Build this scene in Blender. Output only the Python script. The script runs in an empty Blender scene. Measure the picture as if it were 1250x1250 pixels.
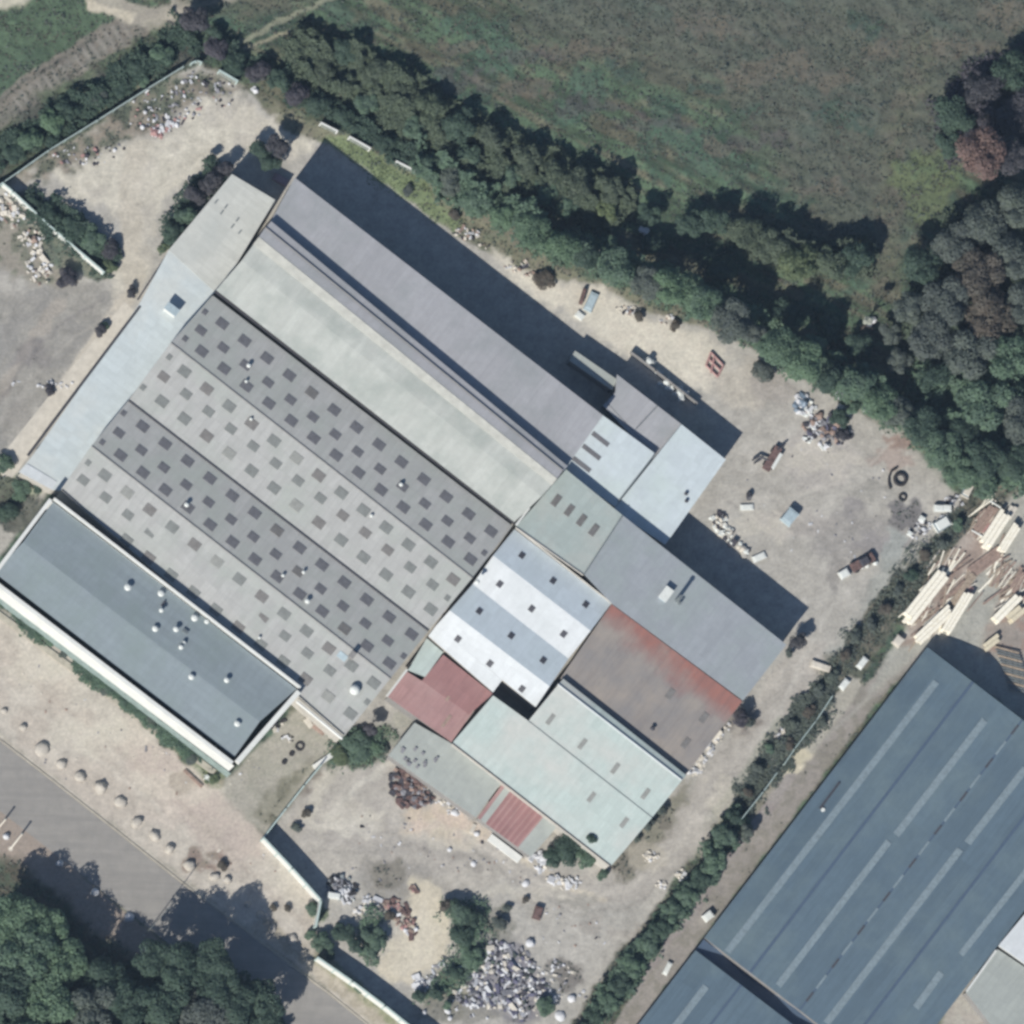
import bpy, math, random
import numpy as np
from mathutils import Vector, Matrix

# ------------------------------------------------------------------ camera, world, sun, exposure
SC = bpy.context.scene
COL = SC.collection
CAMP = Vector((-275.0, -275.0, 1500.0))
DIST = CAMP.length
FWD = -CAMP.normalized()
RGT = FWD.cross(Vector((0, 1, 0))).normalized(); UPV = RGT.cross(FWD)
MPP = 0.12                                   # metres per photo pixel
cd = bpy.data.cameras.new('camera'); cam = bpy.data.objects.new('camera', cd); COL.objects.link(cam)
cam.matrix_world = Matrix.Translation(CAMP) @ Matrix((RGT, UPV, -FWD)).transposed().to_4x4()
cd.sensor_width = 36.0; cd.lens = 36.0*DIST/(1250*MPP); cd.clip_start = 10; cd.clip_end = 9000
SC.camera = cam

SUN_EL, SUN_AZ = 38.7, 215.5                 # azimuth clockwise from north (+Y)
w = bpy.data.worlds.new('World'); SC.world = w; w.use_nodes = True
nt = w.node_tree; nt.nodes.clear()
sky = nt.nodes.new('ShaderNodeTexSky'); sky.sky_type = 'NISHITA'; sky.sun_disc = False
sky.sun_elevation = math.radians(SUN_EL); sky.sun_rotation = math.radians(SUN_AZ)
sky.air_density = 1.0; sky.dust_density = 0.6; sky.ozone_density = 4.0
bg = nt.nodes.new('ShaderNodeBackground'); bg.inputs[1].default_value = 0.06
wo = nt.nodes.new('ShaderNodeOutputWorld')
nt.links.new(sky.outputs[0], bg.inputs[0]); nt.links.new(bg.outputs[0], wo.inputs[0])
sd = bpy.data.lights.new('sun', 'SUN'); sd.energy = 4.2; sd.angle = math.radians(0.5); sd.color = (1.0, 0.95, 0.865)
sun = bpy.data.objects.new('sun', sd); COL.objects.link(sun)
_az = math.radians(SUN_AZ); _el = math.radians(SUN_EL)
SUNV = Vector((math.sin(_az)*math.cos(_el), math.cos(_az)*math.cos(_el), math.sin(_el)))
sun.rotation_euler = SUNV.to_track_quat('Z', 'Y').to_euler(); sun.location = SUNV*200
SC.view_settings.view_transform = 'Standard'; SC.view_settings.look = 'None'
SC.view_settings.exposure = 0.55; SC.view_settings.gamma = 1.0; SC.view_settings.use_curve_mapping = False
SC.render.engine = 'CYCLES'
SC.cycles.filter_width = 3.0
SC.cycles.max_bounces = 5; SC.cycles.diffuse_bounces = 3; SC.cycles.glossy_bounces = 2; SC.cycles.transmission_bounces = 3

# ------------------------------------------------------------------ photo pixel <-> world
def ray(px, py):
    return FWD + RGT*((px-625)*MPP/DIST) + UPV*((625-py)*MPP/DIST)
def P(px, py, z=0.0):                        # the world point at height z seen at that place of the photo
    d = ray(px, py); t = (z-CAMP.z)/d.z
    return CAMP + d*t
def world_to_px(X, Y, Z=0.0):                # numpy
    dx = X-CAMP.x; dy = Y-CAMP.y; dz = Z-CAMP.z
    f = dx*FWD.x + dy*FWD.y + dz*FWD.z; u = dx*UPV.x + dy*UPV.y + dz*UPV.z; r = dx*RGT.x + dy*RGT.y + dz*RGT.z
    return 625 + r/f*DIST/MPP, 625 - u/f*DIST/MPP

def S(r, g, b, k=1.3):                       # colour as an sRGB triple under sunlight -> base colour
    f = lambda c: ((c/255.0)/12.92 if c/255.0 <= .04045 else (((c/255.0)+.055)/1.055)**2.4)
    return (min(f(r)/k, .85), min(f(g)/k, .85), min(f(b)/k, .85), 1)

# ------------------------------------------------------------------ mesh builder
class MB:
    def __init__(s): s.v = []; s.f = []; s.m = []; s.uv = None
    def poly(s, pts, mi=0):
        n = len(s.v); s.v += [tuple(p) for p in pts]; s.f.append(tuple(range(n, n+len(pts)))); s.m.append(mi)
    def prism(s, top, bot, mi=0):            # two loops of equal length, counter-clockwise seen from above
        n = len(s.v); k = len(top); s.v += [tuple(p) for p in top] + [tuple(p) for p in bot]
        s.f.append(tuple(range(n, n+k))); s.f.append(tuple(range(n+2*k-1, n+k-1, -1)))
        for i in range(k):
            j = (i+1) % k; s.f.append((n+i, n+k+i, n+k+j, n+j))
        s.m += [mi]*(k+2)
    def obox(s, c, ux, uy, uz, sx, sy, sz, mi=0, top=1.0):   # oriented box, c = centre of its base
        ux, uy, uz = Vector(ux).normalized(), Vector(uy).normalized(), Vector(uz).normalized(); c = Vector(c)
        b = [c + ux*(a*sx/2) + uy*(d*sy/2) for a, d in ((-1,-1),(1,-1),(1,1),(-1,1))]
        t = [c + ux*(a*sx/2*top) + uy*(d*sy/2*top) + uz*sz for a, d in ((-1,-1),(1,-1),(1,1),(-1,1))]
        s.prism(t, b, mi)
    def box(s, c, ang, sx, sy, sz, mi=0, top=1.0):
        s.obox(c, (math.cos(ang), math.sin(ang), 0), (-math.sin(ang), math.cos(ang), 0), (0,0,1), sx, sy, sz, mi, top)
    def tube(s, a, b, r0, r1=None, n=8, mi=0):
        a, b = Vector(a), Vector(b); r1 = r0 if r1 is None else r1
        d = (b-a).normalized(); x = d.orthogonal().normalized(); y = d.cross(x)
        k = len(s.v)
        for q, r in ((b, r1), (a, r0)):
            for i in range(n):
                t = 2*math.pi*i/n; s.v.append(tuple(q + x*(r*math.cos(t)) + y*(r*math.sin(t))))
        s.f.append(tuple(range(k, k+n))); s.f.append(tuple(range(k+2*n-1, k+n-1, -1)))
        for i in range(n):
            j = (i+1) % n; s.f.append((k+i, k+n+i, k+n+j, k+j))
        s.m += [mi]*(n+2)
    def torus(s, c, R, r, n=14, m=7, mi=0, tilt=(0,0)):
        k = len(s.v); rot = Matrix.Rotation(tilt[0], 3, 'X') @ Matrix.Rotation(tilt[1], 3, 'Y'); c = Vector(c)
        for i in range(n):
            a = 2*math.pi*i/n
            for j in range(m):
                b = 2*math.pi*j/m
                s.v.append(tuple(c + rot @ Vector(((R+r*math.cos(b))*math.cos(a), (R+r*math.cos(b))*math.sin(a), r*math.sin(b)))))
        for i in range(n):
            for j in range(m):
                s.f.append((k+i*m+j, k+((i+1)%n)*m+j, k+((i+1)%n)*m+(j+1)%m, k+i*m+(j+1)%m)); s.m.append(mi)
    def rock(s, c, rx, ry, rz, rng, mi=0, seg=7, rings=4, jit=.18, ang=0):
        c = Vector(c); k = len(s.v); ca, sa = math.cos(ang), math.sin(ang)
        s.v.append(tuple(c + Vector((0,0,rz*(1+rng.uniform(-jit,jit))))))
        for i in range(1, rings):
            th = math.pi*.58*i/(rings-1)
            for j in range(seg):
                a = 2*math.pi*(j+.5*(i%2))/seg; q = 1+rng.uniform(-jit, jit)
                x, y, z = rx*q*math.sin(th)*math.cos(a), ry*q*math.sin(th)*math.sin(a), rz*math.cos(th)*q
                s.v.append(tuple(c + Vector((x*ca-y*sa, x*sa+y*ca, z))))
        for j in range(seg): s.f.append((k, k+1+j, k+1+(j+1)%seg)); s.m.append(mi)
        for i in range(rings-2):
            for j in range(seg):
                a = k+1+i*seg+j; b = k+1+i*seg+(j+1)%seg
                s.f.append((a, a+seg, b+seg, b)); s.m.append(mi)
        s.f.append(tuple(k+1+(rings-2)*seg+j for j in reversed(range(seg)))); s.m.append(mi)

def obj(name, mb, mats, parent=None, smooth=False, label=None, kind=None, uvaxes=None):
    me = bpy.data.meshes.new(name)
    off = Vector((0,0,0))
    if parent is not None:
        off = Vector(parent.get('_base', (0,0,0)))
    me.from_pydata([(x-off.x, y-off.y, z-off.z) for x, y, z in mb.v], [], mb.f)
    if not isinstance(mats, (list, tuple)): mats = [mats]
    for m in mats: me.materials.append(m)
    me.polygons.foreach_set('material_index', mb.m)
    if smooth: me.polygons.foreach_set('use_smooth', [True]*len(me.polygons))
    if uvaxes:
        U, Vv = uvaxes; uv = me.uv_layers.new(name='metres')
        idx = np.zeros(len(me.loops), dtype=np.int32); me.loops.foreach_get('vertex_index', idx)
        co = np.array(mb.v)[idx]
        out = np.stack([co @ np.array(U), co @ np.array(Vv)], 1).astype(np.float32)
        uv.data.foreach_set('uv', out.ravel())
    me.validate(); me.update()
    o = bpy.data.objects.new(name, me); COL.objects.link(o)
    if parent is not None: o.parent = parent
    if label: o['label'] = label
    if kind: o['kind'] = kind
    o['_base'] = tuple(off)
    return o
def tag(o, label=None, cat=None, group=None, kind=None):
    if label: o['label'] = label
    if cat: o['category'] = cat
    if group: o['group'] = group
    if kind: o['kind'] = kind
    return o
def thing(name, label, cat, base, group=None):
    o = bpy.data.objects.new(name, None); o.empty_display_size = .5; COL.objects.link(o)
    o.location = base; o['_base'] = tuple(base)
    return tag(o, label, cat, group)
def ccw(pts):
    a = sum(pts[i][0]*pts[(i+1)%len(pts)][1]-pts[(i+1)%len(pts)][0]*pts[i][1] for i in range(len(pts)))
    return list(pts) if a > 0 else list(reversed(pts))

# ------------------------------------------------------------------ materials
def newmat(name):
    m = bpy.data.materials.new(name); m.use_nodes = True
    t = m.node_tree; b = t.nodes['Principled BSDF']; return m, t, b
def N(t, kind, **kw):
    n = t.nodes.new(kind)
    for k, v in kw.items():
        if k.startswith('i_'): n.inputs[k[2:].replace('_', ' ')].default_value = v
        else: setattr(n, k, v)
    return n
def mixc(t, fac, a, b, mode='MIX'):
    n = t.nodes.new('ShaderNodeMix'); n.data_type = 'RGBA'; n.blend_type = mode
    for sock, val in ((n.inputs[0], fac), (n.inputs[6], a), (n.inputs[7], b)):
        if hasattr(val, 'links'): t.links.new(val, sock)
        else: sock.default_value = val
    return n.outputs[2]
def ramp(t, src, p0, p1, c0=0.0, c1=1.0):
    n = t.nodes.new('ShaderNodeMapRange'); n.inputs[1].default_value = p0; n.inputs[2].default_value = p1
    n.inputs[3].default_value = c0; n.inputs[4].default_value = c1; t.links.new(src, n.inputs[0]); return n.outputs[0]
def plain(name, col, rough=.85, var=.18, scale=1.2, metal=0.0, bump=.0, col2=None):
    m, t, b = newmat(name)
    g = N(t, 'ShaderNodeNewGeometry'); n1 = N(t, 'ShaderNodeTexNoise', i_Scale=scale, i_Detail=6.0, i_Roughness=.65)
    t.links.new(g.outputs['Position'], n1.inputs['Vector'])
    c2 = col2 or tuple(c*(1-2.2*var) for c in col[:3])+(1,)
    f = ramp(t, n1.outputs[0], .38, .68)
    t.links.new(mixc(t, f, col, c2), b.inputs['Base Color'])
    b.inputs['Roughness'].default_value = rough; b.inputs['Metallic'].default_value = metal
    if bump:
        bn = N(t, 'ShaderNodeBump', i_Strength=bump, i_Distance=.05); t.links.new(n1.outputs[0], bn.inputs['Height'])
        t.links.new(bn.outputs[0], b.inputs['Normal'])
    return m
def roofmat(name, col, stain=None, stain_amt=.35, sheet=(1.1, 2.4), seam=.10, rough=.8, streak=.16, corr=0.3, stain_scale=.16, pv=.07):
    m, t, b = newmat(name)
    uv = N(t, 'ShaderNodeUVMap', uv_map='metres')
    br = N(t, 'ShaderNodeTexBrick', offset=0.0, squash=1.0)
    br.inputs['Scale'].default_value = 1.0; br.inputs['Brick Width'].default_value = sheet[0]; br.inputs['Row Height'].default_value = sheet[1]
    br.inputs['Mortar Size'].default_value = .035; br.inputs['Mortar Smooth'].default_value = .6
    br.inputs['Color1'].default_value = tuple(c*(1+pv*.6) for c in col[:3])+(1,); br.inputs['Color2'].default_value = tuple(c*(1-pv) for c in col[:3])+(1,)
    br.inputs['Mortar'].default_value = tuple(c*(1-seam*2) for c in col[:3])+(1,)
    t.links.new(uv.outputs[0], br.inputs['Vector'])
    mp = N(t, 'ShaderNodeMapping'); mp.inputs['Scale'].default_value = (1.6, .16, 1); t.links.new(uv.outputs[0], mp.inputs['Vector'])
    n1 = N(t, 'ShaderNodeTexNoise', i_Scale=1.0, i_Detail=5.0, i_Roughness=.7); t.links.new(mp.outputs[0], n1.inputs['Vector'])
    c = mixc(t, ramp(t, n1.outputs[0], .42, .72, 0, streak*2), br.outputs['Color'], tuple(x*.55 for x in col[:3])+(1,))
    g = N(t, 'ShaderNodeNewGeometry')
    n2 = N(t, 'ShaderNodeTexNoise', i_Scale=stain_scale, i_Detail=7.0, i_Roughness=.62); t.links.new(g.outputs['Position'], n2.inputs['Vector'])
    st = stain or tuple(x*.72 for x in col[:3])+(1,)
    c = mixc(t, ramp(t, n2.outputs[0], .45, .68, 0, stain_amt), c, st)
    n3 = N(t, 'ShaderNodeTexNoise', i_Scale=1.1, i_Detail=6.0, i_Roughness=.75); t.links.new(g.outputs['Position'], n3.inputs['Vector'])
    c = mixc(t, ramp(t, n3.outputs[0], .42, .72, 0, .38), c, tuple(x*.7 for x in col[:3])+(1,))
    t.links.new(c, b.inputs['Base Color']); b.inputs['Roughness'].default_value = rough
    if corr:
        wv = N(t, 'ShaderNodeTexWave', wave_type='BANDS', bands_direction='X', i_Scale=1.0/(corr*3.1416*2)*3.1416)
        t.links.new(uv.outputs[0], wv.inputs['Vector'])
        bn = N(t, 'ShaderNodeBump', i_Strength=.25, i_Distance=.03); t.links.new(wv.outputs[1], bn.inputs['Height']); t.links.new(bn.outputs[0], b.inputs['Normal'])
    return m
def leafmat(name, c1, c2, c3, trans=.4):
    m, t, b = newmat(name)
    oi = N(t, 'ShaderNodeObjectInfo'); g = N(t, 'ShaderNodeNewGeometry')
    n1 = N(t, 'ShaderNodeTexNoise', i_Scale=.9, i_Detail=4.0); t.links.new(g.outputs['Position'], n1.inputs['Vector'])
    n2 = N(t, 'ShaderNodeTexNoise', i_Scale=5.0, i_Detail=2.0); t.links.new(g.outputs['Position'], n2.inputs['Vector'])
    c = mixc(t, ramp(t, n1.outputs[0], .38, .64), c1, c2)
    c = mixc(t, ramp(t, n2.outputs[0], .45, .75, 0, .6), c, c3)
    c = mixc(t, ramp(t, oi.outputs['Random'], 0, 1, 0, .45), c, c3)
    t.links.new(c, b.inputs['Base Color']); b.inputs['Roughness'].default_value = .75
    tr = N(t, 'ShaderNodeBsdfTranslucent'); t.links.new(c, tr.inputs[0])
    ms = N(t, 'ShaderNodeMixShader'); ms.inputs[0].default_value = trans
    t.links.new(b.outputs[0], ms.inputs[1]); t.links.new(tr.outputs[0], ms.inputs[2])
    t.links.new(ms.outputs[0], t.nodes['Material Output'].inputs[0])
    return m
M = {}
M['asb_dark'] = roofmat('weathered_cement_sheet', S(182,183,181), stain=S(168,175,168), stain_amt=.7)
M['asb_vault'] = roofmat('pale_vault_roofing', S(186,190,185), stain=S(158,165,160), stain_amt=.9, streak=.14, corr=0, sheet=(1.0, 30.0), seam=.02, stain_scale=.22)
M['lilac'] = roofmat('lilac_grey_roofing', S(176,177,181), stain=S(152,157,158), stain_amt=.8, corr=0, sheet=(2.0, 9.0), seam=.05)
M['pale_blue'] = roofmat('pale_blue_sheet', S(206,217,222), stain=S(200,214,210), stain_amt=.6, seam=.05, streak=.06)
M['annex'] = roofmat('annex_pale_sheet', S(206,216,218), stain=S(212,214,208), stain_amt=.8, seam=.06, streak=.08, stain_scale=.1)
M['annex_beige'] = roofmat('beige_grey_sheet', S(206,208,202), stain=S(188,192,188), stain_amt=.8, seam=.07, streak=.14)
M['white_sheet'] = roofmat('white_painted_sheet', S(214,219,222,1.25), stain=S(200,207,208), stain_amt=.4, seam=.05, streak=.06)
M['saw_grey'] = roofmat('blue_grey_painted_sheet', S(206,218,226), stain=S(190,204,208), stain_amt=.5, seam=.05, streak=.08)
M['cap_pale'] = plain('pale_ridge_cap', S(214,214,204), .85, .10, .8)
M['pale_green'] = roofmat('pale_green_sheet', S(192,206,202), stain=S(202,202,197), stain_amt=.8, seam=.07, streak=.14, stain_scale=.1)
M['grey_sheet'] = roofmat('grey_sheet', S(168,174,180), stain=S(160,172,170), stain_amt=.8, seam=.06, streak=.12, stain_scale=.12)
M['grey_green'] = roofmat('grey_green_sheet', S(182,194,190), stain=S(188,190,184), stain_amt=.8, seam=.05, streak=.1)
M['felt'] = roofmat('bitumen_felt', S(144,156,162), stain=S(134,148,148), stain_amt=.8, seam=.08, streak=.14, corr=0, sheet=(7.0, 1.0))
M['rust_red'] = roofmat('rusted_red_sheet', S(174,138,136), stain=S(186,158,154), stain_amt=.5, seam=.10, streak=.25)
M['red_dark'] = roofmat('dark_red_sheet', S(160,120,119), stain=S(174,140,137), stain_amt=.4, seam=.10, streak=.25)
M['shed_grey'] = roofmat('shed_grey_sheet', S(170,176,172), stain=S(180,186,180), stain_amt=.7, seam=.07, streak=.15)
M['blue'] = roofmat('blue_grey_metal_sheet', S(98,118,132), stain=S(112,130,136), stain_amt=.8, seam=.10, streak=.22, rough=.6, sheet=(1.9, 40.0), stain_scale=.10, pv=.10)
M['blue_dark'] = plain('blue_ridge_cap', S(78,96,118), .6, .05)
M['trans_strip'] = plain('translucent_strip', S(140,156,164), .5, .14, 2.2)
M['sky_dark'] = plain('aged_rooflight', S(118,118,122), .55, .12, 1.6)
M['sky_mid'] = plain('worn_rooflight', S(130,134,132), .6, .12, 1.6)
M['sky_brown'] = plain('brown_rooflight', S(126,124,122), .6, .12, 1.6)
M['sky_faint'] = plain('faint_rooflight', S(152,154,150), .6, .10, 1.6)
M['white_paint'] = plain('white_render', S(228,230,226,1.25), .8, .06, .5)
M['teal_wall'] = plain('pale_teal_wall_paint', S(150,168,164), .9, .16, 1.0)
M['cream_wall'] = plain('cream_render', S(196,192,184), .9, .10, .6)
M['grey_wall'] = plain('grey_block_wall', S(150,148,146), .9, .12, .8)
M['coping'] = plain('pale_wall_coping', S(190,210,206), .85, .10, 1.5)
M['wall_panel'] = plain('precast_wall', S(150,156,150), .9, .15, 1.2)
M['gutter'] = plain('dark_gutter', S(70,70,76), .7, .1)
M['metal'] = plain('galvanised_metal', S(150,158,160), .45, .1, 3, .5)
M['dark'] = plain('black_rubber', S(52,50,54), .8, .2, 4)
M['dark_metal'] = plain('dark_metal', S(78,78,86), .6, .2, 3)
M['white_thing'] = plain('white_plastic', S(226,230,226,1.25), .6, .08, 3)
M['lblue_thing'] = plain('pale_blue_paint', S(180,198,206), .6, .1, 2)
M['blue_tarp'] = plain('blue_tarpaulin', S(132,150,168), .55, .25, 1.5)
M['boulder'] = plain('pale_boulder', S(196,190,180), .95, .12, 2.5, bump=.5)
M['rust'] = plain('rusty_scrap', S(124,100,96), .85, .3, 2.0)
M['brown'] = plain('brown_board', S(168,146,134), .85, .2, 2.0)
M['pinkish'] = plain('pink_faded_plastic', S(186,146,142), .7, .15, 3)
M['pink_pale'] = plain('pale_pink_concrete', S(168,146,152), .8, .12, 2)
M['timber'] = plain('fresh_sawn_timber', S(250,246,232,1.2), .8, .07, 3.0, col2=S(234,226,204))
M['timber2'] = plain('weathered_timber', S(182,166,148), .85, .2, 3.0)
M['timber3'] = plain('yellow_timber', S(228,218,192), .85, .12, 3.0)
M['bark'] = plain('tree_bark', S(92,82,74), .95, .25, 4)
M['concrete'] = plain('concrete_slab', S(218,212,200), .95, .10, .9)
M['asphalt'] = plain('road_asphalt', S(158,155,150), .95, .08, .5, col2=S(144,142,138))
_t = M['asphalt'].node_tree; _b = _t.nodes['Principled BSDF']; _g = N(_t, 'ShaderNodeNewGeometry'); _mp = N(_t, 'ShaderNodeMapping'); _mp.inputs['Rotation'].default_value = (0, 0, math.radians(38)); _mp.inputs['Scale'].default_value = (.05, 1.0, 1)
_t.links.new(_g.outputs['Position'], _mp.inputs['Vector']); _n = N(_t, 'ShaderNodeTexNoise', i_Scale=.8, i_Detail=5.0, i_Roughness=.7); _t.links.new(_mp.outputs[0], _n.inputs['Vector'])
_n2 = N(_t, 'ShaderNodeTexNoise', i_Scale=3.5, i_Detail=8.0, i_Roughness=.8); _t.links.new(_g.outputs['Position'], _n2.inputs['Vector'])
_src = _b.inputs['Base Color'].links[0].from_socket
_c = mixc(_t, ramp(_t, _n.outputs[0], .42, .62, 0, .55), _src, S(134,132,130)); _c = mixc(_t, ramp(_t, _n2.outputs[0], .5, .75, 0, .5), _c, S(168,163,156)); _t.links.new(_c, _b.inputs['Base Color'])
M['kerb'] = plain('kerb_concrete', S(186,180,166), .9, .12, 1.5)
M['rub_w'] = plain('rubble_white', S(216,218,222), .9, .1, 3)
M['rub_g'] = plain('rubble_grey', S(150,150,156), .9, .2, 3)
M['rub_b'] = plain('rubble_slate', S(104,104,126), .9, .2, 3)
M['rub_d'] = plain('rubble_dark', S(70,68,76), .9, .2, 3)
M['leaf'] = leafmat('green_foliage', S(120,149,116), S(105,132,107), S(95,116,103))
M['leaf_dark'] = leafmat('dark_green_foliage', S(86,110,92), S(76,98,86), S(68,88,80))
M['leaf_hedge'] = leafmat('hedge_foliage', S(116,144,116), S(103,127,110), S(88,107,98))
M['leaf_grey'] = leafmat('grey_green_foliage', S(114,126,112), S(102,114,108), S(94,100,102))
M['leaf_brown'] = leafmat('brown_foliage', S(120,110,98), S(108,104,94), S(94,94,90))
M['leaf_red'] = leafmat('copper_foliage', S(149,121,114), S(133,111,105), S(114,105,101))
M['leaf_purple'] = leafmat('dusky_purple_foliage', S(97,92,102), S(84,81,94), S(84,90,90))
M['leaf_lime'] = leafmat('yellow_green_foliage', S(129,143,102), S(114,131,99), S(97,114,94))
M['grass'] = leafmat('grass_blades', S(88,106,88), S(80,96,84), S(96,96,88), .35)

# ------------------------------------------------------------------ ground sheet, coloured by soil and plant cover
def _hash(ix, iy, seed):
    h = (ix.astype(np.int64)*374761393 + iy.astype(np.int64)*668265263 + seed*1274126177) & 0x7fffffff
    h = ((h ^ (h >> 13))*1274126177) & 0x7fffffff
    return ((h ^ (h >> 16)) & 0xffff)/65535.0
def vnoise(x, y, seed):
    ix = np.floor(x); iy = np.floor(y); fx = x-ix; fy = y-iy; fx = fx*fx*(3-2*fx); fy = fy*fy*(3-2*fy)
    a = _hash(ix, iy, seed); b = _hash(ix+1, iy, seed); c = _hash(ix, iy+1, seed); d = _hash(ix+1, iy+1, seed)
    return (a*(1-fx)+b*fx)*(1-fy) + (c*(1-fx)+d*fx)*fy
def fbm(x, y, seed, oct=4):
    s = 0; a = .5; t = 0
    for i in range(oct): s = s + a*vnoise(x*2**i, y*2**i, seed+i*17); t += a; a *= .5
    return s/t
def axis(lo, hi, step, far):
    core = np.arange(lo, hi+step, step); out = []; d = step; x = hi+step
    while x < far: d *= 1.35; x += d; out.append(x)
    return np.concatenate([-np.array(out)[::-1] + (lo+hi), core, np.array(out)])
gx = axis(-80, 80, .29, 3500); gy = axis(-83, 83, .29, 3500)
GX, GY = np.meshgrid(gx, gy)
PX, PY = world_to_px(GX, GY)
nA = fbm(PX/34, PY/34, 3); nB = fbm(PX/9, PY/9, 11); nC = fbm(PX/90, PY/90, 23); nD = fbm(PX/3.2, PY/3.2, 5, 2)
# grain that runs along the field strips
ca, sa = math.cos(math.radians(28)), math.sin(math.radians(28))
nF = fbm((PX*ca+PY*sa)/60, (-PX*sa+PY*ca)/9, 41)
WX = PX + (fbm(PX/14, PY/14, 51)-.5)*26; WY = PY + (fbm(PX/14, PY/14, 77)-.5)*26
def L3(c): return np.array(c[:3])
G = np.zeros(GX.shape+(3,))
def lerp(a, b, t): return a + (b-a)*t[..., None]
def sm(t): t = np.clip(t, 0, 1); return t*t*(3-2*t)
field = lerp(L3(S(82,102,80)), L3(S(102,102,86)), sm((nF-.42)/.2)); field = lerp(field, L3(S(66,88,74)), sm((nA-.5)/.16)*.85); nG = fbm((PX*ca+PY*sa)/38, (-PX*sa+PY*ca)/7, 43); field = field*(1+(sm((nG-.36)/.24)-.5)[..., None]*.55)
G[:] = field
def polymask(pts, soft=4, warp=1.0):
    X = PX + (WX-PX)*warp; Y = PY + (WY-PY)*warp
    xs = [p[0] for p in pts]; ys = [p[1] for p in pts]; pad = 20*warp + soft + 2
    m = np.zeros(PX.shape)
    sel = (PX > min(xs)-pad) & (PX < max(xs)+pad) & (PY > min(ys)-pad) & (PY < max(ys)+pad)
    x = X[sel]; y = Y[sel]; inside = np.zeros(x.shape, bool); d2 = np.full(x.shape, 1e12)
    for i in range(len(pts)):
        x0, y0 = pts[i]; x1, y1 = pts[(i+1) % len(pts)]
        if y1 != y0:
            c = ((y0 > y) != (y1 > y)) & (x < (x1-x0)*(y-y0)/(y1-y0)+x0); inside ^= c
        L = (x1-x0)**2+(y1-y0)**2+1e-9; t = np.clip(((x-x0)*(x1-x0)+(y-y0)*(y1-y0))/L, 0, 1)
        d2 = np.minimum(d2, (x-x0-t*(x1-x0))**2+(y-y0-t*(y1-y0))**2)
    d = np.sqrt(d2)*np.where(inside, 1, -1)
    m[sel] = sm(d/soft*.5+.5); return m
def linemask(pts, width, soft=3, warp=.4):
    X = PX + (WX-PX)*warp; Y = PY + (WY-PY)*warp; d2 = np.full(PX.shape, 1e12)
    for (x0, y0), (x1, y1) in zip(pts[:-1], pts[1:]):
        L = (x1-x0)**2+(y1-y0)**2+1e-9; t = np.clip(((X-x0)*(x1-x0)+(Y-y0)*(y1-y0))/L, 0, 1)
        d2 = np.minimum(d2, (X-x0-t*(x1-x0))**2+(Y-y0-t*(y1-y0))**2)
    return sm((width/2-np.sqrt(d2))/soft+.5)
def paint(mask, c0, c1=None, noise=None, amt=1.0):
    global G
    col = np.broadcast_to(L3(S(*c0)), G.shape)
    if c1 is not None:
        n = nA if noise is None else noise
        col = lerp(L3(S(*c0)), L3(S(*c1)), sm((n-.38)/.26))
    G = lerp(G, col, mask*amt)
def blob(x, y, r, c0, c1=None, amt=1.0, warp=.8, ry=None):
    ry = ry or r
    X = PX + (WX-PX)*warp; Y = PY + (WY-PY)*warp
    d = np.sqrt(((X-x)/r)**2+((Y-y)/ry)**2); paint(sm((1.15-d)/.35), c0, c1, nB, amt)

# --- north field details
paint(polymask([(640,-40),(1300,-40),(1300,120),(1180,150),(1090,330),(1010,280),(880,110),(640,40)], 40), (96,96,88), (84,92,84), nF, .8)
for x, y, r, ry in ((905,95,30,14),(960,80,40,16),(1010,95,34,16),(1080,60,30,14),(1000,230,40,9),(1180,60,38,16),(860,30,50,12),(700,60,60,10),(1230,20,40,20),(880,180,26,9),(560,60,40,8),(640,110,40,7)):
    blob(x, y, r, (112,106,94), (98,96,88), .75, 1.4, ry)
paint(linemask([(1130,60),(1095,150),(1085,230),(1080,300),(1078,350)], 34, 16, 1.2), (106,104,92), (96,100,84), nB, .8)
blob(1130,215,44,(104,116,84),(92,108,80),.9,1.2,26); blob(1130,250,30,(100,112,82),None,.8,1.2,30)
for x, y in ((905,135),(1010,140),(970,250),(1060,30),(860,110),(760,90),(1040,150)): blob(x, y, 22, (72,92,76), (66,84,76), .8, 1.6, 9)
for x, y in ((640,70),(720,130),(560,100),(800,150),(930,170)): blob(x, y, 46, (90,84,88), None, .5, 1.6, 10)
# --- north-west grass, tracks
paint(polymask([(-60,-60),(175,-60),(172,22),(60,90),(-60,160)], 5, .3), (86,106,84), (78,98,80), nC)
paint(polymask([(-60,-40),(45,-40),(38,2),(10,12),(-60,20)], 4, .4), (196,190,168))
paint(linemask([(-60,165),(0,135),(60,95),(120,55),(165,30)], 36, 4, .4), (136,130,120), (122,120,112), nB)
paint(linemask([(-60,150),(0,121),(60,82),(115,46)], 4, 3, .3), (104,104,98), None, None, .7)
paint(linemask([(-60,180),(0,148),(62,106),(125,64)], 4, 3, .3), (104,104,98), None, None, .6)
paint(linemask([(105,-20),(150,12),(190,24),(215,18),(235,-20)], 26, 5, .6), (172,166,150), (156,150,138), nB)
paint(linemask([(110,5),(140,14),(160,20)], 10, 4, .5), (200,190,168))
paint(linemask([(200,20),(250,5),(300,-6),(330,-30)], 9, 4, .4), (178,170,154))
paint(linemask([(290,52),(320,38),(360,18),(400,0),(430,-14)], 7, 3, .4), (140,142,122), None, None, .9)
paint(linemask([(300,60),(335,45),(352,38)], 5, 3, .3), (150,146,126), None, None, .8)
paint(linemask([(230,-10),(262,5),(300,10),(400,-20)], 30, 14, .8), (110,110,96), (98,104,88), nB, .7)
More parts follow.
